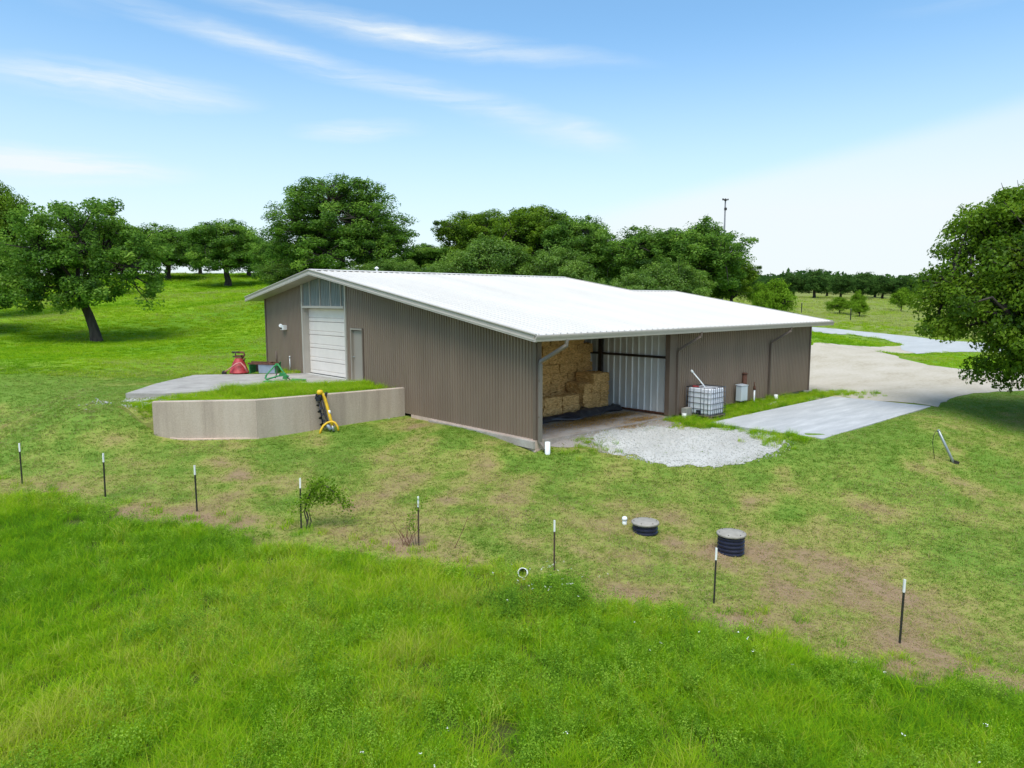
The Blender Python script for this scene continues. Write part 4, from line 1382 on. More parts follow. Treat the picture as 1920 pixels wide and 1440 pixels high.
mb = MB(); mb.lathe([(.05, 0), (.06, .06), (.05, .14), (.03, .18)], (0, 0, .68), 10); mb.tube([(0, 0, .80), (-.10, -.04, .92), (-.02, .0, 1.0)], .018, 6); mb.build('hydrant_head', M['rust'], o)
for (x, y, lab) in ((.13, -.36, 'white drain pipe under the downspout at the near corner of the barn'), (7.33, -.36, 'white drain pipe under the downspout beside the tote'), (14.29, -.36, 'white drain pipe under the downspout farthest along the long wall')):
    z = hz(x, y)
    d = empty('drain_pipe', (x, y, z), 0, lab, 'drain pipe', 'drain pipes below the downspouts')
    mb = MB(); hh = .36 if x < 1 else .20
    n_ = 16
    mb.lathe([(.082, -.1), (.082, hh), (.072, hh), (.072, hh - .12)], (0, 0, 0), n_, cap=False); mb.build('pipe_wall', M['pvc'], d)
    mb = MB(); mb.lathe([(.0725, hh - .13), (.0725, hh - .12)], (0, 0, 0), n_); mb.build('bore_shade', M['black'], d)  # black disc set in the pipe stands in for the shade inside it

# ------------------------------------------------------------------ septic risers, cleanout, culvert, guy pole
for k, (u, v, top, lab) in enumerate([(1209.5, 999, .26, 'squat black ribbed riser with a grey lid beside the white cleanout'), (1370, 1037, .46, 'tall black ribbed riser with a grey lid behind a fence post')]):
    q = ground_at(u, v - 2)
    r0 = empty('septic_riser', (q[0], q[1], q[2]), 0, lab, 'septic riser', 'septic risers')
    mb = MB()
    prof = [(.27, -.2)]
    z = -.02
    while z < top - .06:
        prof += [(.27, z), (.30, z + .018), (.30, z + .048), (.27, z + .066)]; z += .088
    prof.append((.285, top - .05))
    mb.lathe(prof, n=32, smooth=False); mb.build('ribbed_barrel', M['riser'], r0)
    mb = MB(); mb.lathe([(.30, top - .055), (.325, top - .05), (.325, top - .012), (.31, top), (.12, top + .012), (.0, top + .014)], n=36, cap=False); mb.build('lid', M['lid'], r0)
    mb = MB()
    for a in range(6):
        mb.lathe([(.012, 0), (.012, .01)], (.27 * math.cos(a * 1.047 + .3), .27 * math.sin(a * 1.047 + .3), top + .004), 6)
    mb.build('lid_screws', M['steel'], r0)
q = ground_at(1171, 983)
c0 = empty('cleanout_pipe', tuple(q), 0, 'short white capped pipe in the lawn beside the squat riser', 'pipe')
mb = MB(); mb.lathe([(.055, -.1), (.055, .13)], n=14); mb.build('pipe_body', M['pvc'], c0)
mb = MB(); mb.lathe([(.066, .10), (.066, .15), (.05, .185), (.02, .195)], n=14); mb.build('pipe_cap', M['pvc'], c0)

q = ground_at(980, 1082)
cul = empty('culvert_pipe', (q[0], q[1], q[2] + .09), YAW, 'white plastic drain pipe mouth opening over the tall grass', 'drain pipe')
mb = MB()
n_ = 20
mb.lathe([(.098, -.05), (.098, .34)], (0, 0, 0), n_, cap=False, rot=(-math.pi / 2 - .40, 0, -.10))
mb.lathe([(.086, -.05), (.086, .34)], (0, 0, 0), n_, cap=False, rot=(-math.pi / 2 - .40, 0, -.10))
b0 = len(mb.v)
for i in range(n_):
    j = (i + 1) % n_
    mb.f.append((i, j, 2 * n_ + j, 2 * n_ + i)); mb.m.append(0); mb.sm.append(False)
mb.build('pipe_wall', M['pvc'], cul)
mb = MB(); mb.lathe([(.084, .22), (.084, .23)], (0, 0, 0), n_, rot=(-math.pi / 2 - .40, 0, -.10)); mb.build('bore_shade', M['black'], cul)  # black plug painted as the dark interior behind the mouth

q = ground_at(1786, 868)
gp_ = empty('guy_pole', tuple(q), YAW, 'galvanized pipe leaning from the ground on the lawn at right', 'pole')
mb = MB(); mb.tube([(.06, 0, -.08), (-.02, .02, .12), (-.47, .05, 1.0)], [.038, .038, .038], 12); mb.build('pole_body', M['pole'], gp_)
mb = MB(); mb.lathe([(.040, 0), (.043, .02), (.025, .035)], (-.47, .05, 1.0), 12, rot=(0, -.47, 0)); mb.build('end_cap', M['pole'], gp_)
mb = MB(); mb.box((.10, 0, .02), (.16, .10, .10), (0, .3, 0)); mb.box((.02, .06, .05), (.10, .05, .12), (0, -.4, .2)); mb.build('ground_anchor', M['steel'], gp_)
mb = MB(); mb.tube([(-.47, .05, .97), (-.56, .05, .98), (-.62, .04, .85), (-.64, .03, .62), (-.60, .02, .35), (-.55, .02, .12)], .008, 6); mb.build('loose_wire', M['steel'], gp_)

# ------------------------------------------------------------------ fence posts
POSTS = [(0, 1.13, 0), (2.99, 1.15, 0), (5.96, 1.155, 0), (8.985, 1.19, 0), (12.0, 1.10, 1), (15.06, 1.05, 1), (18.2, 1.09, 2), (21.35, 1.17, 0)]
PLAB = ['leftmost steel fence post at the edge of the frame', 'steel fence post between the leftmost post and the one below the retaining wall', 'steel fence post standing below the concrete retaining wall', 'steel fence post with a leafy vine sapling beside it',
        'steel fence post with thin weeds and dead stems beside it', 'rusty steel fence post beside the open culvert pipe', 'steel fence post standing in front of the tall riser', 'rightmost steel fence post on the brown bank']


def fence_post(h, material, tip_l):
    o = empty('fence_post')
    mb = MB()   # T section with studs
    mb.box((0, 0, (h - tip_l - .3) / 2), (.035, .006, h - tip_l + .3)); mb.box((0, .017, (h - tip_l - .3) / 2), (.006, .032, h - tip_l + .3))
    z = .1
    while z < h - tip_l - .02:
        mb.box((0, -.007, z), (.014, .010, .02)); z += .055
    mb.build('post_shaft', material, o)
    mb = MB(); mb.box((0, 0, h - tip_l / 2), (.038, .009, tip_l)); mb.box((0, .018, h - tip_l / 2), (.009, .034, tip_l)); mb.build('post_tip', M['tip'], o)
    return o


for (s, h, kd), lab in zip(POSTS, PLAB):
    q = FP0 + FDIR * s
    o = fence_post(h, [M['postgreen'], M['postbrown'], M['postgreen']][kd], .235)
    o.location = (q[0], q[1], hz(q[0], q[1]))
    o.rotation_euler = (random.uniform(-.015, .015), random.uniform(-.015, .015), YAW + random.uniform(-.5, .5))
    tag(o, lab, 'fence post', 'steel fence posts along the tall grass')
for i, (u, v, lab) in enumerate([(1503, 588, 'small dark fence post beyond the barn roof corner'), (1595, 601, 'small dark fence post in the far pasture beyond the drive')]):
    q = ground_at(u, v)
    o = fence_post(1.5, M['postgreen'], .02); o.location = tuple(q); o.scale = (3, 3, 1)
    tag(o, lab, 'fence post', 'far pasture fence posts')

# ------------------------------------------------------------------ implements
# post hole digger leaning on the retaining wall; local x = along the picture, y = away, z = up
ph_x, ph_y = -3.30, 6.78
ph = empty('post_hole_digger', (ph_x, ph_y, hz(ph_x, ph_y)), YAW + .06, 'yellow tractor post hole digger leaning on the retaining wall', 'post hole digger')
G = lambda u, v, y: ((u - 621) / 54.5, y, (811 - v) / 54.5)
mb = MB()
mb.tube([G(603, 738, .30), G(608, 740, .30), G(612, 749, .29), G(618, 768, .20), G(623, 786, .12), G(627, 800, .06)], [.050, .052, .055, .055, .055, .055], 12); mb.build('boom', M['yellow'], ph)
mb = MB(); mb.tube([G(619.3, 771, .19), G(621.2, 777, .165)], .058, 12); mb.build('boom_collar', M['white'], ph)
mb = MB(); mb.tube([G(626.5, 798, .06), G(629.3, 809, .03)], .048, 10); mb.build('boom_foot', M['pole'], ph)
mb = MB(); mb.lathe([(.0, .12), (.07, .115), (.105, .07), (.11, 0), (.09, -.04)], G(603, 739, .30), 14); mb.build('gearbox_cover', M['yellow'], ph)
mb = MB(); mb.tube([G(603, 740, .30), G(604, 752, .29)], [.075, .065], 10); mb.box(G(599.5, 749, .29), (.13, .14, .16)); mb.box(G(596, 745, .30), (.05, .10, .18), (0, .2, 0)); mb.build('gearbox', M['black'], ph)
mb = MB(); mb.box(G(613.5, 744, .33), (.075, .10, .24), (0, .22, 0)); mb.build('shear_bracket', M['steel'], ph)
mb = MB(); mb.tube([G(606, 752, .28), G(611, 770, .20), G(616, 788, .12), G(619, 797, .10)], .040, 8); mb.build('driveline', M['steel'], ph)
mb = MB(); mb.tube([G(614, 794, .10), G(624, 806, .04)], .06, 8); mb.build('shaft_guard', M['bluegrey'], ph)
mb = MB(); mb.tube([G(605, 813, -.10), G(606.5, 806, -.06), G(611, 798, 0), G(618, 793, .05), G(626, 791, .08), G(632, 793.5, .07), G(636.5, 800, .03), G(638.5, 808, .0)], .040, 10); mb.build('yoke', M['yellow'], ph)
mb = MB()
top, bot = Vector(G(600.5, 755, .30)), Vector(G(609, 803, .16))
mb.tube([top, bot], .022, 8)
axd = (bot - top); L = axd.length; axd.normalize()
xa = axd.orthogonal().normalized(); ya = axd.cross(xa)
turns = 3.6; n_ = 100
for i in range(n_):
    s0, s1 = .10 + .9 * i / n_, .10 + .9 * (i + 1) / n_
    a0, a1 = 2 * math.pi * turns * i / n_, 2 * math.pi * turns * (i + 1) / n_
    R0 = .105
    p0 = top + axd * L * s0; p1 = top + axd * L * s1
    d0 = xa * math.cos(a0) + ya * math.sin(a0); d1 = xa * math.cos(a1) + ya * math.sin(a1)
    mb.poly([p0 + d0 * .02, p0 + d0 * R0, p1 + d1 * R0, p1 + d1 * .02]); k_ = axd * .008
    mb.poly([p0 + d0 * .02 + k_, p1 + d1 * .02 + k_, p1 + d1 * R0 + k_, p0 + d0 * R0 + k_]); mb.poly([p0 + d0 * R0, p0 + d0 * R0 + k_, p1 + d1 * R0 + k_, p1 + d1 * R0])
mb.tube([bot, bot + axd * .09], [.03, .004], 8)
mb.build('auger', M['black'], ph, fix=False)

# green three-point implement lying in the grass
gr = empty('mower_frame', (-2.20, 12.7, -.03), YAW, 'green tubular farm implement lying in the grass before the garage door', 'farm implement')
K = 45.0
G = lambda u, v, y: ((u - 540) / K, y, (717 - v) / K)
mb = MB(); mb.tube([G(502, 711, .3), G(504, 702, .4), G(519, 680, .7)], .035, 8); mb.tube([G(519, 680, .7), G(522, 679.5, .7), G(538, 697, .35), G(546, 704, .2)], .038, 8)
mb.tube([G(503, 704, .3), G(507, 712, .1), G(512, 710, .15)], .03, 8); mb.box(G(520.5, 680.5, .7), (.12, .08, .12)); mb.build('hitch_frame', M['green'], gr)
mb = MB(); mb.tube([G(519, 683, .7), G(523, 697, .5), G(522, 710, .3)], .022, 8); mb.build('hitch_strut', M['steel'], gr)
mb = MB(); mb.tube([G(508, 712, .1), G(528, 705, .3), G(546, 703, .2)], .04, 8); mb.box(G(537, 702, .3), (.28, .2, .16), (0, .2, .2)); mb.box(G(545, 707, .15), (.2, .22, .22), (0, .5, .2)); mb.build('main_beam', M['green'], gr)
mb = MB(); mb.tube([G(547, 705, .1), G(556, 713, 0), G(568, 717, -.1), G(586, 713, -.05)], .03, 8); mb.build('cutter_arm', M['steel'], gr)
mb = MB(); mb.box(G(570, 713.5, .1), (.62, .40, .05), (0.1, .05, .1)); mb.box(G(572, 717.5, -.12), (.74, .05, .14), (0, 0, .08)); mb.build('deck_plate', M['green'], gr)
mb = MB()
for (u, v) in ((512, 715), (526, 716), (540, 717), (555, 719)):
    mb.lathe([(.02, .05), (.17, .02), (.19, -.01), (.17, -.03)], G(u, v, -.05), 14)
mb.build('cutter_disc', M['green'], gr)

# green and blue-grey box scraper by the wall
bx = empty('box_scraper', (-1.25, 16.5, -.02), YAW, 'green and blue-grey steel scraper box with a rusty rim by the gable wall', 'farm implement')
K = 40.0
mb = MB(); mb.prism([(-.62, -.35, 0.02), (-.62, .35, .02), (-.62, .42, .50), (-.62, -.42, .42)], (.05, 0, 0)); mb.prism([(.55, -.35, 0.02), (.55, .35, .02), (.55, .40, .50), (.55, -.30, .42)], (.05, 0, 0)); mb.build('end_plate', M['green'], bx)
mb = MB(); mb.prism([(-.18, -.36, .03), (.55, -.36, .03), (.55, -.42, .44), (-.18, -.42, .44)], (0, .05, 0)); mb.build('mould_board', M['bluegrey'], bx)
mb = MB(); mb.prism([(-.57, .33, .03), (.55, .33, .03), (.55, .40, .48), (-.57, .40, .48)], (0, .03, 0)); mb.build('back_board', M['steel'], bx)
mb = MB(); mb.box((0, -.40, .47), (1.3, .12, .06), (.1, .03, 0)); mb.box((.0, .02, .50), (1.25, .10, .07), (0, .03, .05)); mb.box((.3, -.15, .50), (.10, .5, .05)); mb.build('top_rail', M['rust'], bx)

# red cone spreader, tipped down on its hopper
rd = empty('cone_spreader', (-2.25, 17.15, 0.0), YAW, 'red cone spreader standing upside down on the grass at the apron edge', 'spreader')
mb = MB(); mb.lathe([(.50, .0), (.52, .04), (.48, .06), (.30, .58), (.20, .74), (.18, .78)], (.05, 0, .02), 28); mb.build('hopper', M['red'], rd)
mb = MB(); mb.tube([(-.66, -.30, .06), (-.28, -.48, .28), (.10, -.50, .56), (.30, -.42, .60), (.48, -.40, .40), (.62, -.36, .10)], .035, 8); mb.build('hitch_bow', mat('worn_red', (.52, .22, .20), .6, 0, .3, 6), rd)
mb = MB(); mb.box((.05, 0, .90), (.34, .22, .12)); mb.tube([(.24, 0, .80), (.36, .0, .98), (.32, .02, 1.10), (-.06, .02, 1.12)], .055, 8); mb.tube([(.30, .0, .66), (.38, .0, .80)], .05, 8); mb.build('gear_frame', M['rust'], rd)
mb = MB(); mb.tube([(-.30, 0, 1.12), (.12, 0, 1.13)], .035, 8); mb.tube([(-.26, 0, .88), (.0, 0, .92)], .03, 8); mb.tube([(-.12, 0, .86), (-.10, 0, 1.12)], .03, 8); mb.lathe([(.05, 0), (.05, .10)], (-.22, 0, 1.06), 8); mb.build('spinner_shaft', M['steel'], rd)
mb = MB(); mb.lathe([(.10, -.05), (.13, 0), (.13, .08), (.09, .1)], (-.64, -.28, .05), 12, rot=(math.pi / 2, 0, .3)); mb.build('hitch_foot', M['steel'], rd)

rd.scale = (.86, .86, .86); gr.scale = (.95, .95, .82)
# slim mast far behind the trees
q = at(1357, 470, 90)
ms = empty('weather_mast', (q[0], q[1], hz(q[0], q[1])), YAW, 'slim mast with a small instrument head rising behind the trees', 'mast')
zt = at(1357, 378, 90)[2] - ms.location.z
mb = MB(); mb.tube([(0, 0, 0), (0, 0, zt)], [.13, .085], 8); mb.build('mast_pole', M['cage'], ms)
mb = MB(); mb.tube([(-.35, 0, zt + .1), (.35, 0, zt + .1)], .05, 6); mb.lathe([(.16, 0), (.20, .15), (.05, .3)], (0, 0, zt), 10); mb.box((-.30, 0, zt + .18), (.18, .1, .22)); mb.box((.32, 0, zt + .16), (.14, .1, .18)); mb.box((.05, 0, zt - 1.0), (.3, .2, .3)); mb.build('instrument_head', M['steel'], ms)

# ------------------------------------------------------------------ trees
def tube_np(paths, n):
    """paths: list of (points (k,3), radii (k,)) -> vertices, quads"""
    Vs = []; Fs = []; base = 0
    for pts, rad_ in paths:
        pts = np.asarray(pts, float); k = len(pts)
        t = np.gradient(pts, axis=0); t /= np.linalg.norm(t, axis=1, keepdims=True) + 1e-9
        a = np.array([0, 0, 1.0]) if abs(t[0, 2]) < .9 else np.array([1.0, 0, 0])
        x = np.cross(t, a); x /= np.linalg.norm(x, axis=1, keepdims=True) + 1e-9
        y = np.cross(t, x)
        an = np.arange(n) / n * 2 * np.pi
        ring = pts[:, None, :] + (x[:, None, :] * np.cos(an)[None, :, None] + y[:, None, :] * np.sin(an)[None, :, None]) * np.asarray(rad_)[:, None, None]
        Vs.append(ring.reshape(-1, 3))
        for i in range(k - 1):
            for j in range(n):
                j2 = (j + 1) % n
                Fs.append((base + i * n + j, base + i * n + j2, base + (i + 1) * n + j2, base + (i + 1) * n + j))
        base += k * n
    return np.concatenate(Vs), np.array(Fs)


def leaf_quads(r, C, nrm, size, tint):
    """diamond leaf faces at C with normals nrm"""
    n = len(C)
    a = r.normal(0, 1, (n, 3)); a -= nrm * (a * nrm).sum(1, keepdims=True); a /= np.linalg.norm(a, axis=1, keepdims=True) + 1e-9
    b = np.cross(nrm, a)
    L = size * r.uniform(.65, 1.35, (n, 1)); Wd = L * r.uniform(.45, .7, (n, 1))
    bend = nrm * L * r.uniform(-.18, .18, (n, 1))
    V = np.stack([C - a * L * .5, C + b * Wd * .5 + bend, C + a * L * .5, C - b * Wd * .5 + bend], 1).reshape(-1, 3)
    F = np.arange(4 * n).reshape(n, 4)
    return V, F, np.repeat(tint, 4)


def grow_tree(seed, ells, trunk, trunk_r, n_clumps, per, leaf, clump_r, leafmat, n_limbs=8, sep=.6, low_cut=-.75):
    r = np.random.default_rng(seed)
    ells = np.array(ells, float)
    wgt = (ells[:, 3] * ells[:, 4] + ells[:, 4] * ells[:, 5] + ells[:, 3] * ells[:, 5]); wgt = wgt / wgt.sum()
    C = []; cc = ells[:, :3].mean(0)
    tries = 0
    while len(C) < n_clumps and tries < n_clumps * 40:
        tries += 1
        e = ells[r.choice(len(ells), p=wgt)]
        d = r.normal(0, 1, 3); d /= np.linalg.norm(d)
        if d[2] < low_cut: continue
        rr_ = r.uniform(.25, 1.0) ** .45
        p_ = e[:3] + d * e[3:] * rr_ * (1 + .12 * r.normal())
        if C and (np.linalg.norm(np.array(C) - p_, axis=1) < clump_r * sep).any(): continue
        C.append(p_)
    C = np.array(C)
    # limbs: k-means over the clumps
    K = C[r.choice(len(C), n_limbs, replace=False)]
    for _ in range(8):
        lab = ((C[:, None] - K[None]) ** 2).sum(-1).argmin(1)
        for k in range(n_limbs):
            if (lab == k).any(): K[k] = C[lab == k].mean(0)
    trunk = np.array(trunk, float)
    nt_ = len(trunk)
    paths = [(trunk, np.linspace(trunk_r, trunk_r * .62, nt_) * np.where(np.arange(nt_) == 0, 1.28, 1))]
    thin = []
    for k in range(n_limbs):
        mem = np.where(lab == k)[0]
        if len(mem) == 0: continue
        s = trunk[-1] if r.random() < .6 else trunk[-2] * .35 + trunk[-1] * .65
        e = K[k]
        mid = (s + e) / 2 + np.array([0, 0, .12 * np.linalg.norm(e - s)]) + r.normal(0, .25, 3)
        t = np.linspace(0, 1, 7)[:, None]
        path = (1 - t) ** 2 * s + 2 * t * (1 - t) * mid + t ** 2 * e + r.normal(0, .07, (7, 3)) * (t * (1 - t) * 3)
        path[0] = s
        r0 = trunk_r * r.uniform(.38, .55)
        paths.append((path, np.linspace(r0, r0 * .22, 7)))
        for m_ in mem:
            q = path[int(r.integers(3, 7))]
            e2 = C[m_]
            md = (q + e2) / 2 + r.normal(0, .18, 3)
            thin.append((np.array([q, md, e2, e2 + (e2 - md) * .3]), np.array([.055, .035, .02, .006]) * (trunk_r / .3)))
    V1, F1 = tube_np(paths, 8); V2, F2 = tube_np(thin, 4)
    tr = np_mesh('trunk', np.concatenate([V1, V2]), np.concatenate([F1, F2 + len(V1)]), M['bark'], True)
    # leaf clumps: each a loose flattened spray of leaves
    n = len(C)
    cnt = (per * 1.3 * r.uniform(.5, 1.5, n)).astype(int)
    who = np.repeat(np.arange(n), cnt)
    off = r.normal(0, 1, (len(who), 3)); off /= np.linalg.norm(off, axis=1, keepdims=True)
    off *= (r.uniform(0, 1, (len(who), 1)) ** .45)
    sc = clump_r * r.uniform(.65, 1.35, (n, 1)) * np.array([[1, 1, .74]])
    sc = sc * r.uniform(.8, 1.25, (n, 3))
    P_ = C[who] + off * sc[who]
    outw = C[who] - cc; outw /= np.linalg.norm(outw, axis=1, keepdims=True) + 1e-9
    nrm = .55 * off + .35 * outw + np.array([0, 0, .45]) + r.normal(0, .55, (len(who), 3)); nrm /= np.linalg.norm(nrm, axis=1, keepdims=True)
    ti = np.clip(r.normal(.52, .19, n)[who] + r.normal(0, .16, len(who)), 0, 1)
    V, F, T = leaf_quads(r, P_, nrm, leaf, ti)
    cr = np_mesh('crown', V, F, leafmat, False, {'tint': T})
    top = P_[:, 2].max(); hw = np.percentile(np.abs(P_[:, 0] - np.median(P_[:, 0])), 98)
    return tr, cr, top, hw


def put_tree(proto, name, loc, rz, sxy, sz, label, cat='tree', group=None):
    o = empty(name, tuple(loc), rz, label, cat, group)
    o.scale = (sxy, sxy, sz)
    link('trunk', proto[0], o); link('crown', proto[1], o)
    return o


LO_ = grow_tree(21, [(-.9, 0, 6.6, 3.3, 3.6, 2.7), (-3.2, .2, 4.9, 2.2, 2.8, 1.7), (1.4, 0, 5.9, 2.2, 2.8, 2.0), (2.5, .2, 4.4, 1.7, 1.9, 1.1), (3.7, -.3, 3.0, .45, .6, 1.0), (-3.9, -.3, 2.5, .6, .7, .8), (-.6, -1.3, 2.7, .8, .7, .6), (-1.8, -1.6, 3.4, 1.9, 1.4, .9), (.6, -1.2, 3.3, 1.7, 1.5, .9), (-4.3, 0, 3.4, 1.1, 1.4, 1.1)],
                [(0, 0, -.3), (-.15, 0, .8), (-.42, 0, 1.8), (-.75, 0, 2.7), (-.95, 0, 3.4)], .31, 225, 165, .17, .60, M['oakleaf'], 9, .86, -.85)
q = at(183, 641, 48); g = ground_at(183, 641, 20, 120)
put_tree(LO_, 'oak_tree', (g[0], g[1], g[2]), YAW, np.linalg.norm(g - CAM) / 48.6, .91 * np.linalg.norm(g - CAM) / 48.6, 'big spreading oak with a leaning bare trunk in the left pasture')

BO_ = grow_tree(33, [(0, 0, 8.2, 4.5, 4.4, 4.0), (-.7, 0, 11.0, 3.3, 3.2, 2.5), (2.6, 0, 7.2, 2.9, 3, 3.6), (-3.0, 0, 7.6, 2.6, 3, 3.1), (0, 0, 4.2, 5.2, 4.5, 2.4), (1.5, 0, 11.2, 2.2, 2.4, 1.8), (-3.4, 0, 5.9, 2.5, 3, 2.0), (3.3, 0, 5.6, 2.6, 3, 2.2)],
                [(0, 0, -.5), (.1, 0, 1.4), (0, .1, 2.8), (.1, 0, 4.4)], .48, 480, 150, .19, .74, M['oakleaf'], 11, .72)
SO_ = grow_tree(45, [(0, 0, 6.6, 3.9, 3.9, 2.5), (-2.0, .4, 7.2, 2.3, 2.4, 1.7), (2.0, -.3, 6.9, 2.3, 2.4, 1.9), (0, 0, 4.0, 4.2, 4.0, 1.9), (.3, 0, 8.0, 1.9, 2.0, 1.5)],
                [(0, 0, -.5), (-.1, .1, 1.0), (.05, 0, 2.0), (.1, 0, 3.0)], .40, 300, 135, .20, .74, M['oakleaf_olive'], 9, .7)
DO_ = grow_tree(57, [(0, 0, 6.0, 3.6, 3.6, 2.7), (-1.6, 0, 6.8, 2.1, 2.2, 1.8), (1.7, .3, 5.6, 2.4, 2.4, 2.2), (0, 0, 3.6, 3.8, 3.6, 1.9), (.8, 0, 8.0, 1.5, 1.5, 1.1)],
                [(0, 0, -.5), (.1, 0, .8), (.0, .1, 1.6), (-.1, 0, 2.5)], .38, 290, 135, .20, .72, M['oakleaf'], 8, .7)
PO_ = grow_tree(63, [(0, 0, 4.6, 3.4, 3.4, 2.6), (-1.7, 0, 4.2, 2.0, 2.2, 2.0), (1.7, 0, 4.3, 2.2, 2.2, 2.0), (.2, 0, 6.4, 1.8, 1.8, 1.3), (0, 0, 2.6, 3.4, 3.2, 1.6)],
                [(0, 0, -.5), (.1, 0, .6), (.0, .1, 1.2), (-.1, 0, 1.9)], .26, 250, 145, .18, .68, M['softleaf'], 8, .68)
SH_ = grow_tree(71, [(0, 0, 1.7, 1.7, 1.6, 1.1), (-.9, 0, 1.4, 1.1, 1.1, .9), (1.0, .2, 1.5, 1.1, 1.1, .9), (.3, 0, 2.5, .9, .9, .6)],
                [(0, 0, -.2), (.05, 0, .3), (.0, .1, .7)], .12, 90, 70, .16, .45, M['limeleaf'], 7, .6)
FT_ = grow_tree(83, [(0, 0, 4.3, 3.4, 3.2, 2.5), (-2.4, 0, 3.6, 1.9, 2.2, 2.2), (1.9, 0, 4.9, 2.0, 2.2, 1.9), (.6, 0, 6.6, 1.7, 1.6, 1.1), (1.5, 0, 2.4, 2.2, 2, 1.2)],
                [(0, 0, -.5), (.1, 0, .8), (.0, .1, 1.8), (-.1, 0, 2.6)], .36, 120, 60, .34, .95, M['farleaf'], 7, .55)

TREES = [  # proto, u, depth, top v, half width px, label, turn
    (BO_, 640, 61, 330, 124, 'tallest dark oak rising behind the barn roof ridge', .0),
    (SO_, 893, 68, 394, 74, 'olive-topped oak left of the broadest crown behind the barn roof', .6),
    (SO_, 1003, 64, 384, 84, 'broad rounded oak crown standing highest above the middle of the barn roof', 2.1),
    (DO_, 1085, 60, 404, 66, 'dark oak on the right shoulder of the middle clump behind the roof', .3),
    (PO_, 915, 54, 436, 84, 'paler soft-leaved tree in front of the olive-topped oak', 1.0),
    (PO_, 1040, 52, 452, 70, 'paler soft-leaved tree just above the roof ridge end', 2.7),
    (DO_, 803, 66, 456, 60, 'low dark oak filling the gap right of the tallest oak', 1.7),
    (PO_, 740, 56, 478, 60, 'low pale tree peeping over the roof ridge below the tallest oak', .2),
    (DO_, 1213, 57, 424, 78, 'left oak of the pair above the right end of the roof', 2.4),
    (DO_, 1312, 56, 411, 82, 'right oak of the pair above the right end of the roof, before the mast', 4.4),
    (SO_, 1150, 62, 452, 56, 'olive oak in the dip between the middle clump and the right pair', 4.0),
    (SO_, 1372, 60, 480, 46, 'low olive tree at the right foot of the oak pair', 3.0),
    (PO_, 1260, 50, 478, 70, 'pale low tree in front of the oak pair just over the roof', 4.1),
    (PO_, 560, 66, 470, 60, 'pale low tree at the left foot of the tallest oak', 3.4),
    (DO_, 520, 84, 442, 42, 'slim dark oak between the tallest oak and the field tree', 5.1),
    (SO_, 470, 112, 446, 46, 'oak on the crest behind the right of the field tree', 1.3),
    (DO_, 428, 98, 410, 66, 'round field oak with a stout dark trunk on the left crest', .9),
    (SO_, 378, 116, 432, 38, 'small oak on the crest just left of the round field oak', 2.9),
    (DO_, 318, 106, 422, 62, 'oak on the crest right of the big leaning oak', 3.8),
    (SO_, 250, 108, 424, 60, 'oak on the crest hidden partly behind the big leaning oak', 5.0),
    (SO_, -18, 62, 340, 74, 'tall oak behind the big leaning oak, cut by the frame edge', .5),
    (DO_, -95, 50, 388, 105, 'low-hanging dark oak at the frame edge', 1.5),
    (PO_, 682, 57, 490, 62, 'low pale tree right behind the roof ridge, under the right side of the tallest oak', 2.2),
    (PO_, 845, 53, 478, 60, 'low pale tree over the ridge between the tallest oak and the middle clump', 5.3),
    (PO_, 1185, 48, 500, 62, 'low pale tree just above the step in the roof', 1.9),
    (SO_, 175, 82, 420, 60, 'oak directly behind the crown of the big leaning oak', 3.3),
]
for k, (pr, u, dep, vt, hw, lab, turn) in enumerate(TREES):
    q = at(u, 560, dep); zg = hz(q[0], q[1]); zt = at(u, vt, dep)[2]
    sxy = hw / FPX * dep / pr[3]; sz = (zt - zg) / pr[2]
    put_tree(pr, 'oak_tree' if pr is not PO_ else 'broadleaf_tree', (q[0], q[1], zg), YAW + turn, sxy, sz, lab, 'tree', 'trees behind the barn and on the crest')

FAR = [(1405, 178, 512, 32), (1445, 185, 518, 26), (1487, 180, 511, 32), (1527, 176, 502, 36), (1576, 182, 513, 28), (1616, 178, 508, 30), (1655, 184, 514, 30), (1694, 180, 517, 28), (1735, 186, 519, 30), (1550, 196, 517, 26), (1640, 198, 516, 28)]
FLAB = ['far dark tree at the left end of the distant row, beside the oak pair', 'low far tree just left of the lime bush in the distant row', 'rounded far tree above the lime bush by the barn roof', 'tallest far tree of the distant row, with a split dark trunk', 'far tree right next to the tallest of the distant row',
        'far tree with an open gap of sky at its side in the distant row', 'far tree above the yellow-green bushes in the pasture', 'far tree near the big right-hand oak crown', 'far tree half hidden by the big right-hand oak crown', 'farther tree peeping between the tallest and its neighbour', 'farther tree peeping over the middle of the distant row']
for (u, dep, vt, hw), lab in zip(FAR, FLAB):
    q = at(u, 556, dep); zg = hz(q[0], q[1]); zt = at(u, vt, dep)[2]
    put_tree(FT_, 'oak_tree', (q[0], q[1], zg), u * .7, hw / FPX * dep / FT_[3], (zt - zg) / FT_[2], lab, 'tree', 'distant row of oaks beyond the pasture')

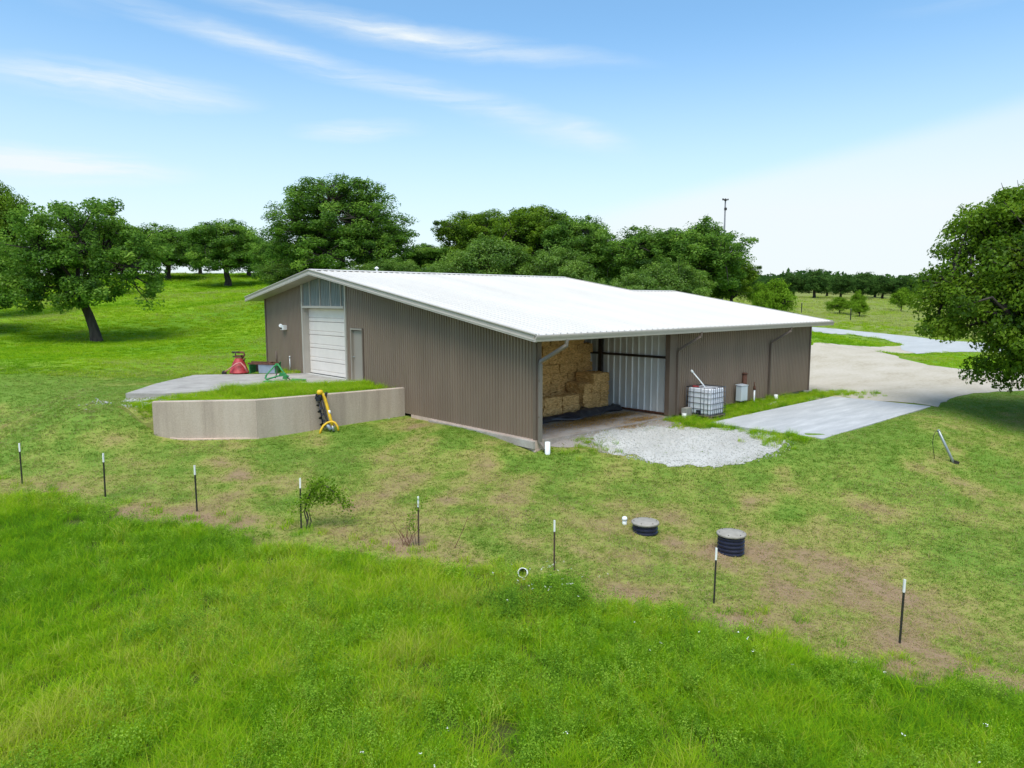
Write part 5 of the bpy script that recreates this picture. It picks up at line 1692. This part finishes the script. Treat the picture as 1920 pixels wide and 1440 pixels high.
for (u, v, dep, vt, hw, lab) in [(1455, 572, 74, 522, 42, 'lime-green bushy tree beyond the barn roof at right'), (1425, 574, 70, 528, 26, 'small lime-green bush against the foot of the oaks'), (1575, 580, 108, 556, 26, 'yellow-green bush in the pasture, left of its taller neighbour'),
                                 (1612, 584, 104, 562, 20, 'low yellow-green bush in the pasture, nearest the drive'), (1608, 572, 118, 543, 13, 'upright yellow-green bush standing behind two low ones'), (1690, 568, 120, 538, 22, 'yellow-green bush beside the big right-hand oak crown'), (1108, 540, 47, 508, 40, 'light green leafy bush just above the roof step')]:
    q = at(u, v, dep); zg = hz(q[0], q[1]); zt = at(u, vt, dep)[2]
    put_tree(SH_ if u != 1108 else PO_, 'bush' if u != 1455 else 'bushy_tree', (q[0], q[1], zg), u * .3, hw / FPX * dep / (SH_ if u != 1108 else PO_)[3], (zt - zg) / (SH_ if u != 1108 else PO_)[2], lab, 'bush', 'yellow-green bushes in the pasture')

RO_ = grow_tree(97, [(-.2, 0, 6.2, 3.7, 4.0, 2.7), (-3.7, 0, 5.0, 2.1, 2.3, 1.35), (-2.1, .2, 7.2, 2.0, 2.3, 1.4), (-1.7, -1.2, 3.1, 2.3, 2.2, 1.5), (3, 0, 5, 3.3, 3.8, 2.9), (-4.9, 0, 4.1, 1.0, 1.2, .9), (-.6, 0, 8.0, 2.0, 2.0, 1.0), (.5, -1.5, 2.4, 2.0, 1.8, .9), (-1.3, -1.8, 2.1, 1.5, 1.3, .9), (-3.0, -.6, 3.9, 1.5, 1.5, 1.0), (-1.2, -2.2, 4.8, 2.2, 1.8, 1.6)],
                [(.8, 0, -.4), (.7, 0, .8), (.5, 0, 1.7), (.3, 0, 2.8)], .40, 520, 200, .15, .58, M['oakleaf_olive'], 11, .72, -.9)
q = at(1978, 560, 27.5); zg = hz(q[0], q[1])
put_tree(RO_, 'oak_tree', (q[0], q[1], zg), YAW, .90, 1.10 * (at(1900, 364, 27.5)[2] - zg) / RO_[2], 'large near oak crown overhanging the yard at the right edge')

# woods on the hill beyond the pasture: reads as one mass
rr = np.random.default_rng(17)
PV_ = []; NV_ = []; TV_ = []
for k in range(420):
    a = math.radians(rr.uniform(6, 48)); d = rr.uniform(235, 430)
    x = CAM[0] + d * (math.cos(a) * _f0[0] + math.sin(a) * _r0[0]); y = CAM[1] + d * (math.cos(a) * _f0[1] + math.sin(a) * _r0[1])
    z = hz(x, y); R_ = rr.uniform(3.0, 5.2); H_ = rr.uniform(4.0, 7.5)
    n = 130
    o_ = rr.normal(0, 1, (n, 3)); o_ /= np.linalg.norm(o_, axis=1, keepdims=True); o_[:, 2] = np.abs(o_[:, 2]) * 1.2 - .35
    b_ = rr.uniform(.75, 1.08, (n, 1))
    PV_.append(np.array([x, y, z + H_ * .5]) + o_ * b_ * np.array([R_, R_, H_ * .5]))
    NV_.append(o_ + rr.normal(0, .5, (n, 3))); TV_.append(np.clip(rr.normal(.42, .1) + rr.normal(0, .13, n), 0, 1))
P_ = np.concatenate(PV_); N_ = np.concatenate(NV_); N_ /= np.linalg.norm(N_, axis=1, keepdims=True)
V, F, T = leaf_quads(rr, P_, N_, 1.5, np.concatenate(TV_))
o = link('far_woods', np_mesh('far_woods', V, F, M['farleaf'], False, {'tint': T}))
tag(o, 'dark wooded hills along the horizon at right', kind='stuff')

# vine sapling by the fourth post, weeds by the fifth, a red twig
def leafy_stems(name, loc, stems, leafmat, leaf, per, spread, seed, label, cat, stemmat=None, rz=YAW):
    r = np.random.default_rng(seed)
    o = empty(name, loc, rz, label, cat)
    paths = []; Cn = []
    for pts, r0, lf in stems:
        pts = np.array(pts, float)
        paths.append((pts, np.linspace(r0, r0 * .4, len(pts))))
        if lf > 0:
            k = int(per * lf)
            t = r.uniform(.35 if lf < 2 else .1, 1, k) * (len(pts) - 1); i = np.minimum(t.astype(int), len(pts) - 2); f_ = (t - i)[:, None]
            Cn.append(pts[i] * (1 - f_) + pts[i + 1] * f_ + r.normal(0, spread, (k, 3)))
    V, F = tube_np(paths, 6)
    link('stem', np_mesh('stem', V, F, stemmat or M['bark'], True), o)
    if Cn:
        Cn = np.concatenate(Cn); N_ = r.normal(0, .7, Cn.shape) + np.array([0, 0, .6]); N_ /= np.linalg.norm(N_, axis=1, keepdims=True)
        V, F, T = leaf_quads(r, Cn, N_, leaf, np.clip(r.normal(.5, .2, len(Cn)), 0, 1))
        link('leaf_mass', np_mesh('leaf_mass', V, F, leafmat, False, {'tint': T}), o)
    return o


q4 = FP0 + FDIR * 8.985
leafy_stems('vine_sapling', (q4[0] + .05, q4[1] - .05, hz(*q4)), [([(.02, 0, -.1), (.10, 0, .25), (.03, .03, .5), (.12, 0, .75), (.30, .02, .98), (.52, 0, 1.02), (.74, .03, .82), (.84, 0, .66)], .020, 1.6), ([(.08, 0, .1), (.0, .03, .4), (.10, 0, .7), (.2, .04, .95), (.42, .0, 1.1)], .016, 1.3),
            ([(.12, .02, .55), (.4, .1, .72), (.62, .05, .7)], .008, .8), ([(.1, .02, .6), (-.08, -.1, .6), (-.25, -.1, .42)], .006, .25), ([(.3, 0, .98), (.55, .1, .98), (.95, .12, .58), (1.0, .1, .45)], .006, .7), ([(.08, 0, -.05), (.15, .05, .15), (.12, 0, .4)], .02, 0)],
            M['limeleaf'], .065, 300, .085, 3, 'scrubby green vine sapling with a twisted trunk by a fence post', 'sapling')
q5 = FP0 + FDIR * 12
leafy_stems('climbing_weed', (q5[0], q5[1], hz(*q5)), [([(-.05, 0, 0), (-.10, .02, .35), (-.12, 0, .6), (-.02, .02, .95)], .006, .9), ([(-.1, 0, 0), (-.2, .02, .4), (-.16, 0, .72)], .005, .6), ([(.0, 0, .7), (.1, .0, .95), (.22, 0, 1.0)], .005, .5)], M['limeleaf'], .05, 90, .05, 5, 'thin climbing weed with small leaves on the fifth fence post', 'weed')
st = []
for k in range(14):
    a = random.uniform(-.35, .35); st.append(([(-.25 + random.uniform(-.1, .1), random.uniform(-.08, .08), -.05), (-.25 + a * .5, 0, .22), (-.25 + a, random.uniform(-.1, .1), random.uniform(.35, .6))], .006, 0))
leafy_stems('dead_weed', (q5[0], q5[1], hz(*q5)), st, None, .05, 10, .05, 6, 'dry reddish bundle of dead weed stems left of the fifth fence post', 'weed', M['stick'])
q = ground_at(850, 1028)
leafy_stems('bare_twig', tuple(q), [([(0, 0, -.05), (.08, 0, .12), (.20, .02, .38), (.29, 0, .62), (.33, 0, .72)], .010, 0)], None, .05, 1, .05, 8, 'single curved reddish twig standing up at the edge of the tall grass', 'twig', M['stick'])

# ------------------------------------------------------------------ grasses, instanced tuft by tuft
def tuft_mesh(name, seed, n, h, rad_, width, bend, material, spread=1.0, seeds=0):
    r = np.random.default_rng(seed)
    V = []; F = []; T = []
    for i in range(n):
        a = r.uniform(0, 2 * math.pi); d = rad_ * math.sqrt(r.uniform(0, 1))
        b = np.array([d * math.cos(a), d * math.sin(a), -.03])
        L = h * r.uniform(.5, 1.15)
        la = a + r.normal(0, 1.2); lean = abs(r.normal(0, .35)) * spread
        dr = np.array([math.cos(la), math.sin(la), 0])
        w = np.array([-math.sin(la + r.normal(0, .8)), math.cos(la + r.normal(0, .8)), 0]) * width * r.uniform(.6, 1.3) / 2
        m_ = b + dr * L * lean * .35 + np.array([0, 0, L * .58])
        t_ = b + dr * L * (lean + bend * r.uniform(.2, 1)) * .9 + np.array([0, 0, L * (1 - .25 * bend * r.uniform(0, 1))])
        k = len(V)
        V += [b - w, b + w, m_ - w * .8, m_ + w * .8, t_]
        F += [(k, k + 1, k + 3), (k, k + 3, k + 2), (k + 2, k + 3, k + 4)]
        T += [r.normal(0, .19)] * 5
    return np_mesh(name, np.array(V), np.array(F), material, False, {'btint': T})


def weed_mesh(name, seed, n, h, leaf, material, rad_=.10):
    r = np.random.default_rng(seed)
    C = []; N_ = []
    for i in range(n):
        a = r.uniform(0, 2 * math.pi); hh = h * r.uniform(.55, 1.1); d = rad_ * r.uniform(0, 1.0)
        for t in np.linspace(.3, 1, 7):
            c = np.array([d * math.cos(a) * (1 + t), d * math.sin(a) * (1 + t), hh * t]) + r.normal(0, leaf * .5, 3)
            C.append(c); q = r.normal(0, .6, 3) + np.array([0, 0, .8]); N_.append(q / np.linalg.norm(q))
    V, F, T = leaf_quads(r, np.array(C), np.array(N_), leaf, r.normal(0, .12, len(C)))
    return np_mesh(name, V, F, material, False, {'btint': T})


def source_collection(name, meshes):
    c = bpy.data.collections.new(name)
    for i, me in enumerate(meshes):
        o = bpy.data.objects.new('%s_%02d' % (name, i), me)
        c.objects.link(o)
    return c


def scatter(name, coll, P_, rot, sc, tint, idx, label, kind='stuff'):
    n = len(P_)
    me = bpy.data.meshes.new(name)
    me.vertices.add(n); me.vertices.foreach_set('co', np.asarray(P_, np.float32).ravel())
    a = me.attributes.new('rot', 'FLOAT_VECTOR', 'POINT'); a.data.foreach_set('vector', np.asarray(rot, np.float32).ravel())
    a = me.attributes.new('scl', 'FLOAT_VECTOR', 'POINT'); a.data.foreach_set('vector', np.asarray(sc, np.float32).ravel())
    a = me.attributes.new('tint', 'FLOAT', 'POINT'); a.data.foreach_set('value', np.asarray(tint, np.float32))
    a = me.attributes.new('pick', 'INT', 'POINT'); a.data.foreach_set('value', np.asarray(idx, np.int32))
    me.update()
    o = link(name, me)
    ng = bpy.data.node_groups.new(name + '_scatter', 'GeometryNodeTree')
    ng.interface.new_socket('Geometry', in_out='INPUT', socket_type='NodeSocketGeometry')
    ng.interface.new_socket('Geometry', in_out='OUTPUT', socket_type='NodeSocketGeometry')
    gi = ng.nodes.new('NodeGroupInput'); go = ng.nodes.new('NodeGroupOutput')
    ci = ng.nodes.new('GeometryNodeCollectionInfo'); ci.inputs['Collection'].default_value = coll
    ci.inputs['Separate Children'].default_value = True; ci.inputs['Reset Children'].default_value = True
    ip = ng.nodes.new('GeometryNodeInstanceOnPoints'); ip.inputs['Pick Instance'].default_value = True

    def na(nm, ty):
        x = ng.nodes.new('GeometryNodeInputNamedAttribute'); x.data_type = ty; x.inputs['Name'].default_value = nm
        return x.outputs['Attribute']
    ng.links.new(gi.outputs[0], ip.inputs['Points']); ng.links.new(ci.outputs[0], ip.inputs['Instance'])
    ng.links.new(na('pick', 'INT'), ip.inputs['Instance Index'])
    er = ng.nodes.new('FunctionNodeEulerToRotation'); ng.links.new(na('rot', 'FLOAT_VECTOR'), er.inputs[0])
    ng.links.new(er.outputs[0], ip.inputs['Rotation'])
    ng.links.new(na('scl', 'FLOAT_VECTOR'), ip.inputs['Scale'])
    ng.links.new(ip.outputs[0], go.inputs[0])
    md = o.modifiers.new('scatter', 'NODES'); md.node_group = ng
    tag(o, label, kind=kind)
    return o


def inpoly(x, y, poly):
    poly = [(p[0], p[1]) for p in poly]
    ins = np.zeros(len(x), bool)
    j = len(poly) - 1
    for i in range(len(poly)):
        xi, yi = poly[i]; xj, yj = poly[j]
        c = ((yi > y) != (yj > y)) & (x < (xj - xi) * (y - yi) / (yj - yi + 1e-12) + xi)
        ins ^= c; j = i
    return ins


def polar_pts(r, n, a0, a1, r0, r1, power=1.0):
    """points seen from the viewpoint: even in azimuth; power 2 = even per area, 0 = even per log distance"""
    a = np.radians(r.uniform(a0, a1, n))
    u = r.uniform(0, 1, n)
    if power == 2: d = np.sqrt(r0 ** 2 + u * (r1 ** 2 - r0 ** 2))
    elif power == 1: d = r0 + u * (r1 - r0)
    else: d = r0 * (r1 / r0) ** u
    return CAM[0] + d * (np.cos(a) * _f0[0] + np.sin(a) * _r0[0]), CAM[1] + d * (np.cos(a) * _f0[1] + np.sin(a) * _r0[1])


def spins(r, n, tilt=.12):
    return np.stack([r.normal(0, tilt, n), r.normal(0, tilt, n), r.uniform(0, 2 * math.pi, n)], 1)


c_tall = source_collection('tall_tuft', [tuft_mesh('tall_tuft', 101 + i, 60, [.30, .35, .26, .38][i], .14, [.0085, .007, .010, .007][i], [.4, .6, .3, .7][i], M['tallgrass'], [.8, 1.0, .7, 1.1][i]) for i in range(4)])
c_weed = source_collection('weed_plant', [weed_mesh('weed_plant', 111 + i, 16, [.34, .26, .38][i], [.026, .032, .022][i], M['weed'], [.12, .16, .11][i]) for i in range(3)])
c_lawn = source_collection('lawn_tuft', [tuft_mesh('lawn_tuft', 121 + i, 26, .055, .13, .010, .9, M['lawnblade'], 2.0) for i in range(4)])
c_mead = source_collection('meadow_tuft', [tuft_mesh('meadow_tuft', 131 + i, 46, .26, .28, .020, .7, M['meadowblade'], 1.5) for i in range(3)])

r = np.random.default_rng(201)
DITCH = [ground_at(979, 1090), ground_at(984, 1125), ground_at(989, 1165), ground_at(1003, 1215), ground_at(985, 1250)]


def ditch_d(x, y):
    best = np.full(len(x), 9.0)
    for a, b in zip(DITCH[:-1], DITCH[1:]):
        ab = b[:2] - a[:2]; t = np.clip(((x - a[0]) * ab[0] + (y - a[1]) * ab[1]) / (ab @ ab), 0, 1)
        best = np.minimum(best, np.hypot(x - a[0] - t * ab[0], y - a[1] - t * ab[1]))
    return best


def fence_d(x, y):
    return (x - FP0[0]) * FN[0] + (y - FP0[1]) * FN[1]


x, y = polar_pts(r, 46000, -50, 50, 4.5, 40, 1)
tl_ = tallness(x, y)
k = ((tl_ > .5) | ((fence_d(x, y) < .15) & (r.random(len(x)) < .07))) & (ditch_d(x, y) > .05 + .08 * r.random(len(x)))
n1 = fbm(x, y, 3.0, 81, 3); n2 = fbm(x, y, .9, 83, 3)
k &= ~((fbm(x, y, 1.1, 99, 3) > .70) & (r.random(len(x)) < .7))       # thin spots
x, y, n1, n2 = x[k], y[k], n1[k], n2[k]
n = len(x)
edge_f = sstep(-.5, -2.0, fence_d(x, y))
hs = (.55 + .62 * n1 + .5 * (n2 - .5)) * (.62 + .38 * edge_f) * r.uniform(.75, 1.2, n)
lushn = fbm(x, y, 5.5, 91, 3)
tint = np.clip(.50 + 1.0 * (lushn - .5) + .8 * (n2 - .5) + r.normal(0, .13, n), .02, .99)
st_ = r.random(n) < .012; tint = np.where(st_, .99, tint); hs = np.where(st_, hs * 1.25, hs)
sc = np.stack([hs * .35 + .75, hs * .35 + .75, hs], 1)
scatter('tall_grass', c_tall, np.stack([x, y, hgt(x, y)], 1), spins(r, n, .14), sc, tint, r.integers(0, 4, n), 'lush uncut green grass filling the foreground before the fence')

x, y = polar_pts(r, 15000, -50, 50, 4.5, 26, 1)
k = (tallness(x, y) > .5) & (ditch_d(x, y) > .12) & (fbm(x, y, 2.4, 141, 3) + .12 * sstep(18, 8, np.hypot(x - CAM[0], y - CAM[1])) + .16 * r.random(len(x)) > .62)
x, y = x[k], y[k]; n = len(x)
hs = r.uniform(.6, 1.25, n) * (.6 + .5 * fbm(x, y, 2.5, 81, 3))
scatter('broadleaf_weeds', c_weed, np.stack([x, y, hgt(x, y) + .08], 1), spins(r, n, .2), np.stack([hs, hs, hs], 1), np.clip(r.normal(.48, .2, n), 0, 1), r.integers(0, 3, n), 'broad-leaved weeds mixed into the foreground grass')

# dark weeds round the culvert mouth
x = np.concatenate([r.normal(q_[0], s_, 130) for q_, s_ in ((ground_at(1045, 1130), .32), (ground_at(955, 1150), .22))]); y = np.concatenate([r.normal(q_[1], s_, 130) for q_, s_ in ((ground_at(1045, 1130), .32), (ground_at(955, 1150), .22))])
k = ditch_d(x, y) > .13; x, y = x[k], y[k]; n = len(x); hs = r.uniform(.7, 1.3, n)
scatter('ditch_weeds', c_weed, np.stack([x, y, hgt(x, y)], 1), spins(r, n, .2), np.stack([hs, hs, hs], 1), np.clip(r.normal(.22, .12, n), 0, 1), r.integers(0, 3, n), 'dark weeds crowding the drain channel below the pipe mouth')

# white flower heads
fx = []
x, y = polar_pts(r, 1500, -30, 40, 7, 19, 1); k = (tallness(x, y) > .5) & (fbm(x, y, 3.5, 171, 3) > .56); x, y = x[k][:22], y[k][:22]
qa = ground_at(1030, 1120); x = np.concatenate([x, r.normal(qa[0], .45, 34)]); y = np.concatenate([y, r.normal(qa[1], .4, 34)])
C_ = []; N_ = []
for a, b, zz in zip(x, y, hgt(x, y)):
    hh = r.uniform(.30, .5)
    for j in range(5):
        C_.append((a + r.normal(0, .012), b + r.normal(0, .012), zz + hh + r.normal(0, .008))); q_ = r.normal(0, .4, 3) + np.array([0, 0, 1]); N_.append(q_ / np.linalg.norm(q_))
V, F, T = leaf_quads(r, np.array(C_), np.array(N_), .019, np.zeros(len(C_)))
o = link('white_flowers', np_mesh('white_flowers', V, F, M['petal'])); tag(o, 'tiny white flower heads scattered in the foreground grass', kind='stuff')

# mown lawn between fence and barn, and round the yard
grav_w = gp(grav_px); dust_w = gp(dust_px); yard_w = gp(yard_px); road_w = gp(road_px)


def blocked(x, y):
    b = (x > -.12) & (x < 18.2) & (y > -.03) & (y < 19.2)
    b |= (x > 7.25) & (x < 17.45) & (y > -5.56) & (y < -1.44)
    b |= inpoly(x, y, yard_w) | inpoly(x, y, road_w)
    b |= inpoly(x, y, [(p_[0], p_[1] - .04) for p_ in WALLP] + list(reversed([(p_[0] + .12, p_[1] + .26) for p_ in WALLP]))) | inpoly(x, y, ap)
    return b


x, y = polar_pts(r, 190000, -48, 46, 9, 46, 1)
k = (tallness(x, y) < .5) & ~blocked(x, y) & (meadowness(x, y) < .6)
gv = inpoly(x, y, grav_w) | inpoly(x, y, dust_w); gw0 = np.array([(p_[0], p_[1]) for p_ in grav_w])
gm_ = gw0.mean(0); core = inpoly(gm_[0] + (x - gm_[0]) / .84, gm_[1] + (y - gm_[1]) / .80, grav_w)
k &= ~(gv & (r.random(len(x)) > np.where(core, .02, .12 + .5 * (fbm(x, y, .6, 311, 3) > .52))))
x, y = x[k], y[k]
dr_ = dryness(x, y)
k = r.random(len(x)) > np.clip(dr_ * .8 - .15, 0, .45)
x, y, dr_ = x[k], y[k], dr_[k]; n = len(x)
n1 = fbm(x, y, 1.8, 221, 3)
hs = (.55 + .75 * n1) * (1.05 - .5 * dr_) * r.uniform(.7, 1.3, n)
tint = np.clip(.32 + .75 * (n1 - .5) * .9 + .62 * dr_ + r.normal(0, .15, n), 0, 1)
zt_ = np.where(inpoly(x, y, O), np.maximum(hgt(x, y), terrace_z(x, y)), hgt(x, y))
scatter('lawn_grass', c_lawn, np.stack([x, y, zt_], 1), spins(r, n, .1), np.stack([np.full(n, 1.15), np.full(n, 1.15), hs], 1), tint, r.integers(0, 4, n), 'short mown grass with dry patches around the barn')

# pasture on the rise and beyond the drive
x, y = polar_pts(r, 36000, -50, 12, 26, 132, 0)
x2, y2 = polar_pts(r, 16000, 12, 50, 36, 215, 0)
x = np.concatenate([x, x2]); y = np.concatenate([y, y2])
k = (meadowness(x, y) > .25) & ~blocked(x, y); x, y = x[k], y[k]; n = len(x)
d_ = np.hypot(x - CAM[0], y - CAM[1]); n1 = fbm(x, y, 7, 231, 4); n2 = fbm(x, y, 2.2, 233, 3)
s_ = np.clip(d_ / 55, .7, 2.2) * r.uniform(.6, 1.2, n)
tint = np.clip(.52 + 1.25 * (n1 - .5) + .6 * (n2 - .5) + r.normal(0, .07, n) + .42 * sstep(55, 75, x), 0, 1)
scatter('pasture_grass', c_mead, np.stack([x, y, hgt(x, y)], 1), spins(r, n, .1), np.stack([s_, s_, s_ * (.25 + .5 * n2)], 1), tint, r.integers(0, 3, n), 'long pasture grass on the rise and beyond the drive')

# terrace grass and strips of weeds along the walls
x = r.uniform(-8.6, -.1, 5200); y = r.uniform(7.3, 12.2, 5200)
k = inpoly(x, y, [(p_[0] + .15, p_[1] + .28) for p_ in WALLP[:-1]] + [(-.1, 7.4), (-.05, 12)] + [(-8.3, 11.5), (-8.4, 10.4)]) & ~inpoly(x, y, ap)
k &= ~((x > -1.0) & (y < 9.0) & (r.random(len(x)) < .9)) & ~((x < -5.2) & (r.random(len(x)) < .5))
x, y = x[k], y[k]; n = len(x); hs = r.uniform(.5, 1.25, n) * (.55 + .75 * fbm(x, y, 1.4, 251, 3)) * np.where(x < -5.2, .5, 1)
scatter('terrace_grass', c_tall, np.stack([x, y, terrace_z(x, y)], 1), spins(r, n, .15), np.stack([.5 + .5 * hs, .5 + .5 * hs, hs], 1), np.clip(r.normal(.66, .13, n), 0, 1), r.integers(0, 4, n), 'yellow-green grass growing on the terrace behind the retaining wall')

xs_ = [r.uniform(8.9, 18.4, 700), r.uniform(6.2, 8.6, 330), r.normal(6.3, .3, 30), r.uniform(7.2, 10.2, 60), r.uniform(6.6, 7.3, 70), r.uniform(-.9, -.05, 90), r.normal(1.2, .35, 24), r.normal(6.4, .25, 40), r.uniform(17.5, 19.6, 120), r.normal(-.3, .2, 30)]
ys_ = [r.uniform(-1.38, -.18, 700), r.uniform(-2.0, -.22, 330), r.normal(-1.3, .25, 30), r.uniform(-1.6, -1.40, 60), r.uniform(-5.4, -1.7, 70), r.uniform(15.4, 18.6, 90), r.normal(-.9, .25, 24), r.normal(-4.3, .35, 40), r.normal(-1.2, .8, 120), r.normal(9.2, .5, 30)]
x = np.concatenate(xs_); y = np.concatenate(ys_)
k = ~((x > 7.65) & (x < 8.8) & (y > -1.3) & (y < -.1)) & ~((x > 7.28) & (x < 17.42) & (y < -1.46) & (y > -5.5)); x, y = x[k], y[k]; n = len(x)
zz = np.where((x < 0) & (y > 8), -.03, hgt(x, y)); hs = r.uniform(.3, .8, n)
scatter('wall_weeds', c_tall, np.stack([x, y, zz], 1), spins(r, n, .2), np.stack([.45 + .5 * hs, .45 + .5 * hs, hs * .85], 1), np.clip(r.normal(.60, .22, n), 0, 1), r.integers(0, 4, n), 'weeds growing along the foot of the barn and the slab edge')

# loose white stones on the gravel patch and by the apron
c_stone = []
for i in range(3):
    bm = bmesh.new(); bmesh.ops.create_icosphere(bm, subdivisions=1, radius=.03)
    rs = np.random.default_rng(300 + i)
    for v in bm.verts: v.co = v.co * float(rs.uniform(.7, 1.2)); v.co.z *= .7
    me = bpy.data.meshes.new('stone'); bm.to_mesh(me); bm.free(); me.materials.append(M['whitegravel']); c_stone.append(me)
c_stone = source_collection('gravel_stone', c_stone)
gw = np.array([(p_[0], p_[1]) for p_ in grav_w])
x = r.uniform(gw[:, 0].min() - .6, gw[:, 0].max() + .6, 9000); y = r.uniform(gw[:, 1].min() - .6, gw[:, 1].max() + .6, 9000)
k = (inpoly(x, y, grav_w) & (r.random(9000) < .8)) | (inpoly(x, y, dust_w) & (r.random(9000) < .12)) | (inpoly(x * .93 + gw[:, 0].mean() * .07, y * .90 + gw[:, 1].mean() * .10, grav_w) & (r.random(9000) < .45)); x, y = x[k], y[k]
z = hgt(x, y) + .016
qa = np.array([(-8.2, 12.4, -.08), (-7.6, 11.8, -.10), (-6.6, 11.3, -.10), (-7.9, 11.0, -.14), (-8.6, 12.0, -.12), (-.6, 8.2, -.08), (-.4, 7.7, -.08)])
j = r.integers(0, len(qa), 1500); ex = qa[j, 0] + r.normal(0, .33, 1500); ey = qa[j, 1] + r.normal(0, .25, 1500)
kk = ex < -.1; ex, ey, j = ex[kk], ey[kk], j[kk]
onl = inpoly(ex, ey, [(p_[0], p_[1]) for p_ in O])
ez = np.where(onl, terrace_z(ex, ey) + .01, hgt(ex, ey) + .02)
x = np.concatenate([x, ex]); y = np.concatenate([y, ey]); z = np.concatenate([z, ez]); n = len(x)
hs = r.uniform(.35, 1.1, n) ** 1.3
scatter('loose_stones', c_stone, np.stack([x, y, z], 1), spins(r, n, 1.0), np.stack([hs, hs, hs], 1), np.zeros(n), r.integers(0, 3, n), 'white crushed stones lying on the gravel and beside the apron')
